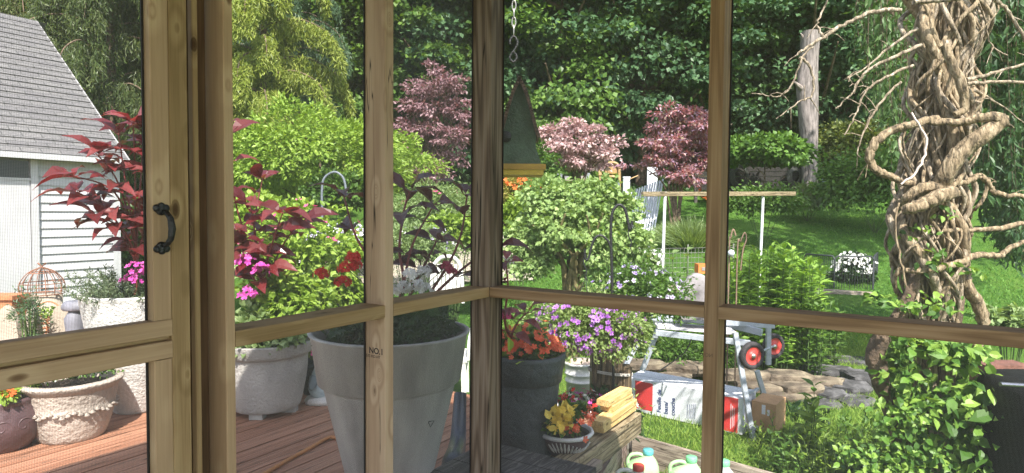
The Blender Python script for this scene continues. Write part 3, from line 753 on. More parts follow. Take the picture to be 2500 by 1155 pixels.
simple_plant("flowering_shrub", "lime green bush behind the stone pot, pink blooms at its edge", "shrub", 745, 640, 5.3, (.45, .4, .45), 3500, .06, L_LIME, [P_PINK], nb=14)
c = at(762, 985, 4.75); c.z = 0
t = pot("plant_pot", "small dark pot with pink begonia behind the statuette", c, smooth_prof([(.06, 0), (.10, .15), (.125, .22)], 4) + [(.135, .225), (.135, .25)], M_BLACKPOT, n=40)
mound(t, (c.x, c.y, .36), (.13, .13, .19), 500, .05, L_LIME); blooms(t, (c.x, c.y - .02, .33), (.12, .12, .16), 14, .055, P_PINK)
# seal-like garden statuette
c = at(782, 1015, 4.5); c.z = 0; m = MB()
t = thing("garden_statuette", "pale blue-grey bird statuette on a rock behind the huge grey pot", "statuette", c)
m.lathe(smooth_prof([(.10, 0), (.115, .02), (.09, .05), (.03, .065), (.001, .07)], 3), 18, c, 0, True, 1, .7, .1); m.build("rock_base", M_WHITEPOT, t, origin=c)
m = MB(); m.tube(spl([(c.x + .0, c.y, .05), (c.x - .01, c.y, .12), (c.x + .005, c.y, .22), (c.x + .03, c.y, .33)], 6), [.05, .075, .06, .03], 16)
m.build("body", plain("pale_blue_stone", (.42, .52, .56), .7, .15, 20, .3), t, origin=c)
m = MB(); m.tube(spl([(c.x - .02, c.y - .05, .20), (c.x - .03, c.y - .085, .155), (c.x - .035, c.y - .11, .13)], 4), [.04, .03, .012], 12); m.build("head", plain("slate_stone", (.16, .20, .22), .6, .15), t, origin=c)

# black downpipe elbow on the deck
m = MB(); a = at(1118, 1075, 3.45); b = at(1106, 1128, 3.1); m.tube(spl([a + Vector((0, .15, .22)), a, b, b + Vector((-.005, -.04, -.03))], 6), [.035, .045, .055, .052], 20, 0, False)
m.lathe([(.053, 0), (.056, .004), (.05, .006), (.04, -.06), (.001, -.07)], 20, b + Vector((-.005, -.043, -.033)), 1, True, R=((b + Vector((0, -.04, -.03)) - a).to_track_quat('Z', 'Y').to_matrix()))
tag(m.build("drain_pipe", [plain("dark_blue_pipe", (.05, .06, .08), .35, .2), M_BLACK]), "dark bluish drain pipe on the deck between huge grey pot and corner post", "pipe")
# orange hose on the deck
m = MB(); pts = [onz(640, 1160, .012), onz(700, 1125, .012), onz(760, 1092, .012), onz(795, 1072, .012), onz(815, 1068, .012), onz(850, 1078, .012), onz(880, 1084, .012), onz(930, 1090, .012)]
m.tube(spl(pts, 8), .011, 10); tag(m.build("garden_hose", plain("orange_rubber", (.45, .18, .05), .5, .1)), "orange brown hose curving across the shaded deck boards", "hose")

# left through the door: tall white pot, bowl, purple pot
c = at(335, 1000, 4.35); c.z = 0
t = pot("plant_pot", "tall whitish tapered pot partly behind the door stile, red amaranth rising from it", c,
        smooth_prof([(.13, 0), (.15, .02), (.21, .2), (.29, .55), (.33, .78)], 5) + [(.335, .80), (.34, .815)], M_WHITEPOT, inner=.025, n=64)
pc = (c.x, c.y, .80)
m = MB(); n = 3600
st = RNG.random((120, 2)) * 6.28; 
for a, l in zip(st[:, 0], st[:, 1]):
    r_ = .1 + .2 * (l / 6.28); b0 = Vector((c.x + r_ * math.cos(a), c.y + r_ * math.sin(a), .76)); tip = b0 + Vector((.12 * math.cos(a) + random.uniform(-.06, .06), .12 * math.sin(a), random.uniform(.06, .22)))
    q = np.array([tuple(b0.lerp(tip, k / 14)) for k in range(15)]); q = np.repeat(q, 3, 0); m.scatter(DIAM, q, unit(rnd(len(q)) + [0, 0, .5]), rnd(len(q)), .032, .007); m.tube([b0, tip], [.002, .001], 4, 0, False)
m.build("rosemary", leafmat("rosemary_leaf", [(.07, .11, .06), (.13, .18, .10), (.20, .25, .15)]), t, origin=pc)
for q in ((335, 660), (320, 690), (350, 675)): blooms(t, at(q[0], q[1], 4.1), (.07, .05, .05), 18, .035, P_MAG)
red_plant(t, Vector(pc), [St([(335, 700, 4.3), (330, 560, 4.3), (330, 420, 4.3), (325, 300, 4.2)]), St([(330, 640, 4.3), (270, 520, 4.2), (190, 470, 4.1)]), St([(330, 600, 4.3), (290, 450, 4.2), (240, 380, 4.1)]),
    St([(330, 600, 4.3), (280, 470, 4.15), (180, 430, 4.0)]), St([(335, 620, 4.3), (310, 470, 4.2), (290, 330, 4.2)]), St([(335, 640, 4.3), (300, 560, 4.2), (240, 530, 4.1)]), St([(335, 640, 4.3), (370, 480, 4.3), (375, 370, 4.3)]),
    St([(335, 560, 4.3), (345, 420, 4.3), (350, 320, 4.3)])], .215, L_RED, 11, 5, .46, 5, "red_foliage")
c = at(178, 1080, 3.82); c.z = 0
def bowlband(m):
    for i in range(48):
        a = i / 48 * 6.283; m.lathe([(0, -.014), (.02, 0), (0, .014)], 6, (c.x + .232 * math.cos(a), c.y + .232 * math.sin(a), .185 + .012 * math.sin(a * 12)), 0)
t = pot("plant_pot", "cream bowl planter with rolled rim and embossed band behind the lower door screen", c,
        smooth_prof([(.15, 0), (.175, .012), (.21, .12), (.228, .2)], 4) + smooth_prof([(.226, .205), (.245, .30), (.25, .31), (.272, .335), (.278, .35), (.268, .36)], 3), M_BOWLPOT, inner=.03, decor=bowlband, n=64)
mound(t, (c.x + .02, c.y, .42), (.20, .18, .13), 2200, .022, L_MID, DIAM, .6); blooms(t, (c.x - .14, c.y - .05, .36), (.08, .08, .05), 40, .02, P_WHITE)
c = at(8, 1090, 3.62); c.z = 0
def swirl(m):
    for k in range(7):
        a0 = -1.9 + k * .5
        pts = []
        for i in range(22):
            s = i / 21 * 5.5; rr = .05 * (1 - i / 26)
            az = a0 + rr * math.cos(s) / .2; z = .16 + rr * math.sin(s); R_ = .205 + .0
            pts.append((c.x + R_ * math.cos(az), c.y + R_ * math.sin(az), z))
        m.tube(pts, .005, 6, 0)
t = pot("plant_pot", "squat glazed aubergine pot with swirls and orange marigolds at the left edge", c,
        smooth_prof([(.11, 0), (.14, .01), (.195, .1), (.208, .18), (.19, .27)], 5) + [(.195, .285), (.2, .30), (.19, .305)], M_PURPLEPOT, inner=.02, decor=swirl, n=64)
mound(t, (c.x, c.y, .36), (.19, .18, .12), 700, .05, L_LIME); blooms(t, (c.x + .02, c.y - .05, .42), (.10, .08, .06), 16, .07, P_ORANGE, DAISY, cl=2)
# things standing behind these pots
M_SLAB = plain("pale_slab", (.36, .31, .25), .9, .15, 5, .3); M_TERRA = plain("terracotta", (.42, .17, .08), .75, .12, 12, .2)
def slab(px, pw, top, Y, label, sh=0):
    c = at(px, 900, Y); x1 = at(px + pw / 2, 900, Y).x - c.x; zt = at(px, top, Y).z
    m = MB(); pr = [(-1, 0), (-1, .62), (-.82, .82), (-.5, .95), (0, 1), (.5, .95), (.82, .82), (1, .62), (1, 0)]
    vs = [(c.x + x * x1, c.y + dy, -.1 + z * (zt + .1)) for dy in (-.02, .02) for x, z in pr]; k = len(pr)
    m.raw(vs, [list(range(k)), list(range(k, 2 * k))[::-1]] + [[i, k + i, k + (i + 1) % k, (i + 1) % k] for i in range(k)])
    tag(m.build("stone_slab", M_SLAB), label, "slab", "upright stone slabs behind the door planters")
slab(22, 60, 745, 4.9, "round topped upright slab at the far left edge"); slab(82, 40, 750, 4.9, "narrow upright slab left of the terracotta basket"); slab(155, 62, 742, 4.95, "upright slab between the terracotta basket and the tall white pot")
c = at(120, 790, 5.1); c.z = 0
t = thing("planter_basket", "terracotta lattice basket pot with a hoop handle and a sprig, between two slabs", "plant pot", c)
m = MB(); zt = at(120, 775, 5.1).z; zb_ = zt - .2
for r_, z in ((.12, zt), (.125, zt - .03), (.11, zt - .1), (.1, zb_)): m.tube([(c.x + r_ * math.cos(a), c.y + r_ * math.sin(a), z) for a in np.linspace(0, 6.283, 28)], .009, 6)
for a in np.linspace(0, 6.283, 18): m.tube([(c.x + .12 * math.cos(a), c.y + .12 * math.sin(a), zt), (c.x + .1 * math.cos(a + .3), c.y + .1 * math.sin(a + .3), zb_)], .006, 5)
m.lathe([(.001, zb_ - .01), (.1, zb_ - .01), (.1, zb_)], 20, (c.x, c.y, 0)); m.lathe([(.10, 0), (.12, .05), (.10, zb_)], 20, (c.x, c.y, 0))
m.build("basket", M_TERRA, t, origin=c)
m = MB(); m.tube([(c.x + .115 * math.cos(a), c.y, zt + .13 * math.sin(a)) for a in np.linspace(0, 3.1416, 16)], .006, 6); m.build("handle", M_TERRA, t)
mound(t, (c.x, c.y, zt + .02), (.08, .08, .07), 160, .03, L_LIME)
c = at(103, 690, 5.6); c.z = 0
t = thing("wire_cloche", "rusty wire cloche with a bow on top in front of the white siding", "cloche", c)
m = MB(); z0, z1, zt = at(0, 716, 5.6).z, at(0, 690, 5.6).z, at(0, 650, 5.6).z; R_ = .165
for z, r_ in ((z0, R_), (z0 + .03, R_), (z1, R_), ((z1 + zt) / 2 + .02, R_ * .62)): m.tube([(c.x + r_ * math.cos(a), c.y + r_ * math.sin(a), z) for a in np.linspace(0, 6.283, 30)], .004, 5)
for a in np.linspace(0, 6.283, 16, endpoint=False):
    m.tube(spl([(c.x + R_ * math.cos(a), c.y + R_ * math.sin(a), z0), (c.x + R_ * math.cos(a), c.y + R_ * math.sin(a), z1), (c.x + R_ * .62 * math.cos(a), c.y + R_ * .62 * math.sin(a), (z1 + zt) / 2 + .02), (c.x, c.y, zt)], 4), .0035, 5)
m.tube([(c.x - .035, c.y, zt + .03), (c.x, c.y, zt), (c.x + .035, c.y, zt + .03)], [.008, .004, .008], 6)
m.build("wire_cage", plain("rust", (.22, .10, .06), .8, .3), t, origin=c)
m = MB(); m.lathe([(.14, 0), (.15, z0 - .005), (.001, z0 - .004)], 24, (c.x, c.y, 0)); m.build("stand", M_SLAB, t, origin=c)
c = at(15, 730, 5.3); zz = at(15, 718, 5.3).z
t = thing("planter_basket", "terracotta window box pot at the left edge, above the leftmost slab", "plant pot", (c.x, c.y, 0))
m = MB(); m.box((c.x, c.y, zz - .02), (.26, .2, .035)); m.box((c.x, c.y, zz - .11), (.22, .16, .15)); m.build("box", M_TERRA, t)
m = MB(); m.box((c.x, c.y, (zz - .19) / 2), (.16, .14, zz - .19)); m.build("pedestal", M_SLAB, t)
c = at(92, 800, 4.8)
t = simple_plant("dwarf_conifer", "narrow blue green conifer sprig beside the narrow slab", "conifer", 70, 790, 4.75, (.09, .09, .28), 900, .035, L_BLUE, T=DIAM, wr=.25, zbase=0)
c = at(182, 745, 4.7); c.z = at(182, 745, 4.7).z
m = MB(); m.lathe(smooth_prof([(.0005, .035), (.06, .03), (.085, -.01), (.07, -.04), (.001, -.045)], 3), 10, c, 0, False, 1.1, .8, .12)
m.lathe([(.05, -.30), (.07, -.1), (.03, -.03)], 14, c); m.lathe([(.09, -c.z), (.05, -.3)], 14, c, 1)
t = m.build("covered_urn", [plain("grey_cloth", (.16, .16, .19), .6, .2), M_SLAB], origin=(c.x, c.y, 0)); tag(t, "dark grey bag draped over an urn, left of the tall white pot's rim", "urn")
for i, (px, py, lab) in enumerate(((120, 800, "pair of brown pine cones by the lattice basket"),)):
    pass

# ------------------------------------------------------------------ shed
M_SIDING = plain("white_siding", (.43, .43, .44), .6, .04, 3)
def shingle_mat():
    m, nt, b = newmat("grey_shingles"); L = nt.links; tc = N(nt, "ShaderNodeTexCoord"); br = N(nt, "ShaderNodeTexBrick")
    br.inputs["Color1"].default_value = (.155, .15, .15, 1); br.inputs["Color2"].default_value = (.125, .12, .125, 1); br.inputs["Mortar"].default_value = (.08, .08, .08, 1)
    br.inputs["Scale"].default_value = 1; br.inputs["Brick Width"].default_value = .22; br.inputs["Row Height"].default_value = .11; br.inputs["Mortar Size"].default_value = .008
    nz = N(nt, "ShaderNodeTexNoise"); nz.inputs["Scale"].default_value = 60; nz.inputs["Detail"].default_value = 6; mx = N(nt, "ShaderNodeMix", data_type='RGBA', blend_type='MULTIPLY'); mx.inputs[0].default_value = .7
    r = ramp(nt, [(.3, (.55, .55, .55)), (.7, (1.25, 1.22, 1.2))]); L.new(tc.outputs["Object"], nz.inputs["Vector"]); L.new(nz.outputs[0], r.inputs[0])
    L.new(tc.outputs["Object"], br.inputs["Vector"]); L.new(br.outputs[0], mx.inputs[6]); L.new(r.outputs[0], mx.inputs[7]); L.new(mx.outputs[2], b.inputs["Base Color"]); b.inputs["Roughness"].default_value = .9; return m
M_SHING = shingle_mat(); M_ROOFEDGE = plain('roof_edge', (.3, .29, .29), .8, .1)
sc0 = at(292, 700, 9.0); SW = -U; SB = -V       # wall runs along SW, the building goes back along SB
SE = 2.19; zb0 = -.45; RL = 5.0
shed = thing("garden_shed", "white sided shed with a steep grey shingle roof on the left", "shed", (sc0.x, sc0.y, zb0))
SM = frame((sc0.x, sc0.y, 0), SW, SB)            # local x along wall to the right corner (x<=0), y back
m = MB(); z = zb0
while z < SE - .02:
    m.raw([(-RL, -.02, z), (0, -.02, z), (0, .002, z + .115), (-RL, .002, z + .115), (-RL, .002, z), (0, .002, z)], [[0, 1, 2, 3], [4, 5, 1, 0]]); z += .112
run, rise = 2.6, 2.2
m.raw([(0, 0.001, zb0), (0, 2 * run, zb0), (0, 2 * run, SE), (0, run, SE + rise), (0, 0.001, SE)], [[0, 1, 2, 3, 4]])
m.raw([(-RL, 0.001, zb0), (-RL, 2 * run, zb0), (-RL, 2 * run, SE), (-RL, run, SE + rise), (-RL, 0.001, SE)], [[4, 3, 2, 1, 0]])
place("wall", m.mesh("wall", M_SIDING), SM, shed)
m = MB(); m.box((-.035, -.022, (SE + zb0) / 2), (.09, .018, SE - zb0)); m.box((.008, .03, (SE + zb0) / 2), (.016, .09, SE - zb0)); place("corner_trim", m.mesh("corner_trim", M_SIDING), SM, shed)
sl_ = math.hypot(run, rise); ang = math.atan2(rise, run)
RM = SM @ Matrix.Translation((0, 0, SE)) @ Matrix.Rotation(ang, 4, 'X')
m = MB(); rows = 24
for k in range(rows):
    y0 = -.22 + k * (sl_ + .22) / rows; y1 = y0 + (sl_ + .22) / rows + .02
    m.raw([(-RL - .2, y0, .045), (.06, y0, .045), (.06, y1, .03), (-RL - .2, y1, .03), (-RL - .2, y0, .025), (.06, y0, .025)], [[0, 1, 2, 3], [4, 5, 1, 0]])
place("roof", m.mesh("roof", M_SHING), RM, shed)
m = MB(); m.raw([(-RL - .2, run, SE + rise + .03), (.2, run, SE + rise + .03), (.2, 2 * run + .2, SE - .15), (-RL - .2, 2 * run + .2, SE - .15)], [[0, 1, 2, 3]]); place("back_roof", m.mesh("back_roof", M_SHING), SM, shed)
m = MB(); m.box((-RL / 2, -.21, SE - .175 + .02), (RL + .1, .06, .07)); place("gutter", m.mesh("gutter", M_SIDING), SM, shed)
m = MB(); m.beam((.055, -.22, SE - .17), (.055, run, SE + rise - .0), .02, .07); place("rake_board", m.mesh("rake_board", M_ROOFEDGE), SM, shed)
m = MB(); m.box((-RL / 2, -.1, SE - .13), (RL + .1, .22, .015)); place("soffit", m.mesh("soffit", M_SIDING), SM, shed)
# door with a dark transom at the left edge
fx = -1.45
dr = MB(); dr.box((fx, -.025, .78), (.74, .035, 1.9)); d_ = place("door", dr.mesh("door", M_SIDING), SM, shed)
m = MB(); m.box((fx, -.03, 1.87), (.72, .03, .22)); place("transom", m.mesh("transom", plain("dark_glass", (.03, .035, .045), .15, 0)), SM, shed)
m = MB(); m.box((fx + .42, -.03, .86), (.08, .05, 2.3)); m.box((fx, -.0285, 1.745), (.757, .05, .03)); place("door_frame", m.mesh("door_frame", M_SIDING), SM, shed)

# ------------------------------------------------------------------ birdhouse hanging from the porch eave
Yb = 2.95
top = at(1270, 205, Yb); bot = at(1278, 405, Yb); cx_ = (at(1330, 410, Yb).x + at(1222, 410, Yb).x) / 2
bx = top.x; by = Yb
t = thing("birdhouse", "dark green birdhouse with curved gable roof and mustard base right of the corner post", "birdhouse", (bx, by, bot.z))
sb = Yb / FPX; cxb = at(1267, 300, Yb).x; zy = lambda y: at(1267, y, Yb).z
bp_ = [(54, 405), (49, 390), (42, 372), (39, 355), (40, 340), (30, 300), (17, 250), (3, 214)]
outline = [(-x * sb, zy(y)) for x, y in bp_] + [(x * sb, zy(y)) for x, y in bp_[::-1]]; dep = .09
m = MB(); k = len(outline); vs = [(cxb + x, by + s * dep, z) for s in (-1, 1) for x, z in outline]
m.raw(vs, [list(range(k))[::-1], list(range(k, 2 * k))] + [[i, (i + 1) % k, k + (i + 1) % k, k + i] for i in range(k)])
M_BH = plain("mossy_green_paint", (.075, .12, .08), .7, .15, 20, .4, 90); m.build("body", M_BH, t)
m = MB()
for s in (-1, 1):
    q = spl([(cxb + s * x * sb, by, zy(y)) for x, y in ((0, 203), (15, 235), (26, 270), (36, 308), (47, 343))], 5)
    for i in range(len(q) - 1): m.beam(q[i] + Vector((0, -.12, 0)), q[i] + Vector((0, .12, 0)), (q[i + 1] - q[i]).length * 1.3, .014, (q[i + 1] - q[i]).cross(Vector((0, 1, 0))))
m.build("roof", plain("brown_shingle_roof", (.16, .10, .07), .8, .3, 30, .5, 60), t)
m = MB(); m.box((cxb, by, zy(411)), (126 * sb, .25, 13 * sb)); m.box((cxb, by, zy(424)), (116 * sb, .23, 12 * sb), mi=1); m.build("base_board", [plain("mustard_paint", (.50, .30, .05), .6, .15), plain("yellow_paint", (.75, .55, .08), .6, .1)], t)
zr = lambda f: zy(340)
m = MB(); m.lathe([(.001, 0), (.026, .0), (.026, .004), (.001, .004)], 20, (cxb - .06, by - dep - .001, zr(.33)), R=Matrix.Rotation(math.pi / 2, 3, 'X')); m.build("entrance_hole", M_BLACK, t)
hk = at(1254, 122, Yb)
t = thing("hanging_chain", "steel chain with a black S-hook above the birdhouse", "chain", (hk.x, hk.y, hk.z), None)
m = MB(); z = at(1254, 75, Yb).z; i = 0
M_STEEL = plain("galvanised_steel", (.55, .53, .50), .35, .1, 20, metal=.8); M_ALU = plain("aluminium_frame", (.42, .46, .52), .45, .1, 14, metal=.35)
while z < 2.62:
    a = np.linspace(0, 2 * math.pi, 17); L1, W1 = .024, .0085
    pts = [(hk.x + (W1 * math.cos(q) if i % 2 else 0), hk.y + (0 if i % 2 else W1 * math.cos(q)), z + L1 * math.sin(q)) for q in a]; m.tube(pts, .003, 6, 0, False); z += .038; i += 1
m.build("chain_links", M_STEEL, t)
m = MB(); q = [at(*p) for p in [(1245, 108, Yb), (1246, 97, Yb), (1254, 89, Yb), (1262, 97, Yb), (1263, 108, Yb), (1256, 122, Yb), (1247, 134, Yb), (1245, 143, Yb), (1253, 151, Yb), (1261, 144, Yb), (1260, 134, Yb), (1253, 126, Yb)]]
m.tube(spl(q, 6), .0052, 8); m.build("s_hook", M_BLACK, t)
m = MB(); m.tube([at(1254, 150, Yb), Vector((bx, by, top.z + .0))], .001, 5); m.build("wire", M_BLACK, t)

# ------------------------------------------------------------------ shepherd's hook with two hanging baskets
Yh = 4.55
def crook(pts, w=.0095): 
    m = MB(); m.tube(spl([at(*p) for p in pts], 8), w, 10); return m
t = thing("shepherds_hook", "black double shepherd's hook pole holding the two petunia baskets", "garden hook", (at(1495, 900, Yh).x, Yh, -.5))
p0 = at(1497, 1300, Yh); p0.z = -.6
m = MB(); m.tube(spl([p0, at(1497, 900, Yh), at(1495, 720, Yh), at(1492, 600, Yh), at(1492, 540, Yh), at(1498, 512, Yh), at(1512, 500, Yh), at(1526, 512, Yh), at(1534, 545, Yh), at(1537, 560, Yh), at(1541, 553, Yh), at(1544, 540, Yh)], 8), .0105, 10); m.build("pole", M_BLACK, t)
m = MB(); m.tube(spl([at(1491, 605, Yh), at(1484, 588, Yh), at(1468, 575, Yh), at(1452, 582, Yh), at(1442, 610, Yh), at(1437, 630, Yh), at(1431, 634, Yh), at(1428, 625, Yh), at(1428, 608, Yh)], 8), .0085, 10); m.build("side_arm", M_BLACK, t)
def basket(label, px, py, Y, hook, r, h, cols, leaf, n, nb, eye=None, seed=0):
    c = at(px, py, Y); t = thing("hanging_basket", label, "hanging basket", c, "petunia baskets on the shepherd's hook")
    hp = at(*hook)
    m = MB(); m.lathe(smooth_prof([(.05, -.14), (.10, -.1), (.14, 0)], 4) + [(.148, 0), (.148, .012)], 30, (c.x, c.y, c.z - .02)); m.build("basket_bowl", M_BLACK, t)
    m = MB()
    k = hp + Vector((.004, 0, -.13)); m.tube(spl([hp + Vector((.01, 0, .02)), hp + Vector((-.012, 0, -.01)), hp + Vector((-.008, 0, -.05)), hp + Vector((.01, 0, -.09)), k], 5), .005, 8)
    for a in (.5, 2.6, 4.7): m.tube([k, (c.x + .145 * math.cos(a), c.y + .145 * math.sin(a), c.z)], .0022, 5)
    m.build("hanger", M_BLACK, t)
    mound(t, (c.x, c.y, c.z), (r, r * .9, h), n, .032, leaf, DIAM, .55, ncl=90, cr_=r * .3, bottom=-.75, shell=.2, flat=.9)
    m = MB()
    for i in range(70):
        a = random.uniform(0, 6.28); q = Vector((c.x + r * .8 * math.cos(a), c.y + r * .75 * math.sin(a), c.z - random.uniform(0, h * .6))); e = q + Vector((.04 * math.cos(a), .04 * math.sin(a), -random.uniform(.03, .13)))
        m.tube([q, e], .0016, 4, 0, False); pp = np.array([tuple(q.lerp(e, s)) for s in np.linspace(.1, 1, 8)]); m.scatter(DIAM, pp, unit(rnd(8) + [0, 0, -.3]), rnd(8), .026, .012)
    m.build("trailing_growth", leaf, t)
    for cm in cols: blooms(t, (c.x, c.y, c.z), (r * 1.0, r * .95, h * 1.02), nb, .038, cm, top=-.6, eye=eye, face=(0, -1, -.15))
    return t
P_DEEP = petal("deep_violet", [(.16, .03, .30), (.24, .07, .42)])
basket("lower basket of bright violet petunias, left arm of the hook", 1437, 795, 4.4, (1429, 630, Yh), .37, .20, [P_VIOLET, P_VIOLET], leafmat("petunia_leaf", [(.12, .18, .05), (.20, .29, .08), (.30, .38, .14)]), 12000, 180, P_DEEP)
basket("higher basket of pale lilac petunias, right arm of the hook", 1560, 712, 4.85, (1538, 560, Yh), .34, .19, [P_LILAC], L_MID, 9000, 120, P_DEEP)

# pair of shepherd hooks seen through the middle screen
t = thing("shepherds_hook", "grey arched shepherd's hook behind the broad plum leaf, left of the stamped stud", "garden hook", (at(787, 800, 6).x, 6, -.5))
m = MB(); b0 = at(787, 700, 6.0); b0.z = -.6; m.tube(spl([b0, at(787, 560, 6), at(786, 470, 6), at(792, 435, 6), at(817, 420, 6), at(838, 435, 6), at(846, 470, 6)], 8), .011, 10); m.build("pole", plain("worn_grey_iron", (.14, .16, .19), .5, .2), t)
t = thing("shepherds_hook", "low thin shepherd's hook bending left beside the red amaranth", "garden hook", (at(787, 800, 5.5).x, 5.5, -.5))
m = MB(); b0 = at(792, 700, 5.6); b0.z = -.6; m.tube(spl([b0, at(791, 600, 5.6), at(784, 540, 5.6), at(765, 515, 5.6), at(742, 520, 5.6)], 8), .009, 8); m.build("pole", M_BLACK, t)

# ------------------------------------------------------------------ lumber, rails, step beside the deck
t = board("border_timber", ab(-.8, -.225, -.02), ab(-2.06, -.225, -.02), .135, .14, (0, 0, 1), W_TIMBER, None, .006); tag(t, "mossy square timber edging the deck, running back from the black step", "timber")
lum = [(-1.50, -2.03, .0, .104, "bottom of the two long boards"), (-1.46, -2.02, .012, .146, "long board second from the bottom"), (-1.66, -1.98, -.012, .188, "short offcut under the top board"), (-1.62, -1.97, -.02, .229, "topmost short board")]
lum = [(a0, a1, db, dz - .013, l) for a0, a1, db, dz, l in lum]
for a0, a1, db, z, lb in lum:
    o = board("lumber_board", ab(a0, -.225 + db, z), ab(a1, -.225 + db * .5, z), .085, .039, (0, 0, 1), W_FRESH, None, .003)
    tag(o, "fresh yellow 2x4, %s in the stack on the timber" % lb, "board", "fresh boards stacked on the border timber")
m = MB()
for k in range(4): m.box((-.655 + .146 * k, -.19, .185), (.14, .62, .036))
m.box((-.44, -.47, -.09), (.5, .04, .5)); m.box((-.44, .09, -.09), (.5, .04, .5))
o = place("wooden_step", m.mesh("wooden_step", W_BLACK), ABM); tag(o, "blackened plank step below the corner post", "step")
# tied stub post
c = at(1490, 900, 4.95)
W_STUB = wood('dark_old_timber', (.05, .035, .02), (.12, .085, .05), (.22, .165, .10), knots=False, grain=50, crack=.04)
t = thing("stub_post", "weathered stub post with a rope tied round it, under the violet basket", "post", (c.x, c.y, -.5))
zt = at(1490, 868, 4.95).z
Mv = lambda x, y, z: Matrix(((0, 1, 0, x), (0, 0, 1, y), (1, 0, 0, z), (0, 0, 0, 1)))
m = MB(); m.beam((0, 0, 0), (zt + .6, 0, 0), .17, .15, (0, 0, 1), ch=.008); place("post", m.mesh("post", W_STUB), Mv(c.x, c.y, -.6), t)
m = MB(); m.beam((0, 0, 0), (.32, 0, 0), .07, .14, (0, 0, 1), ch=.006); place("side_block", m.mesh("side_block", W_STUB), Mv(c.x - .12, c.y - .01, zt - .3), t)
m = MB(); m.beam((0, 0, 0), (.22, 0, 0), .07, .12, (0, 0, 1), ch=.006); place("side_block", m.mesh("side_block", W_STUB), Mv(c.x + .125, c.y, zt - .30), t)
m = MB()
for dz in (0, .012): m.tube([(c.x + .175 * math.cos(a), c.y + .10 * math.sin(a), zt - .13 - .02 * math.cos(a) + dz) for a in np.linspace(0, 6.283, 26)], .006, 6)
m.build("rope", plain("rope", (.45, .42, .38), .9, .2), t)
c = at(1537, 1030, 4.75); m = MB(); m.beam((0, 0, 0), (.42, 0, 0), .09, .09, (0, 0, 1)); t = place("fence_stub", m.mesh("fence_stub", W_BLACK), Mv(c.x - .03, c.y, -.5)); tag(t, "dark short post at the far end of the board stack", "post")
# white bucket
c = at(1418, 960, 5.9); c.z = -.5
t = thing("bucket", "white plastic bucket with ribbed rings behind the tied post", "bucket", c)
zt_b = at(1418, 882, 5.9).z; hb = zt_b + .5; m = MB(); r_ = .155
m.lathe([(.001, .003), (r_ * .82, .003), (r_ * .9, hb * .62), (r_ * .97, hb * .62), (r_ * .97, hb * .65), (r_ * .92, hb * .66), (r_ * .94, hb * .76), (r_, hb * .765), (r_, hb * .79), (r_ * .95, hb * .8), (r_ * .98, hb * .95), (r_ * 1.04, hb * .95), (r_ * 1.04, hb), (r_ * .98, hb)], 40, c); m.build("bucket_body", plain("white_plastic", (.7, .68, .66), .45, .05), t, origin=c)
m = MB(); m.lathe([(.001, hb - .012), (r_ * .98, hb - .006)], 40, c); m.build("lid", plain("dirty_lid", (.55, .42, .34), .7, .2), t, origin=c)

# frame box made of planks with jugs in it
P1 = at(1534, 1072, 4.75); P2 = at(1965, 1152, 3.9); 
zp = (P1.z + P2.z) / 2
t = thing("plank_frame", "low frame of grey planks around the jugs, bottom centre", "garden frame", (P1.x, P1.y, -.5))
A = Vector((P1.x, P1.y, 0)); B = Vector((P2.x, P2.y, 0)); 
o = board("plank", A + Vector((0, 0, -.42)), B + Vector((0, 0, -.42)), .04, .26, (0, 0, 1), W_GREY, t)
A2 = Vector((P1.x - .03, P1.y - .03, 0)); B2 = ab(-.75, -.10)
o = board("plank", A2 + Vector((0, 0, -.38)), B2 + Vector((0, 0, -.38)), .04, .26, (0, 0, 1), wood("pinkish_plank", (.24, .17, .14), (.36, .27, .23), (.44, .36, .31), True, 40, crack=.02), t)
m = MB(); m.tube([A + Vector((-.012, -.04, -.5)), A + Vector((-.012, -.04, -.2))], .011, 8); m.build("corner_pipe", M_STEEL, t)
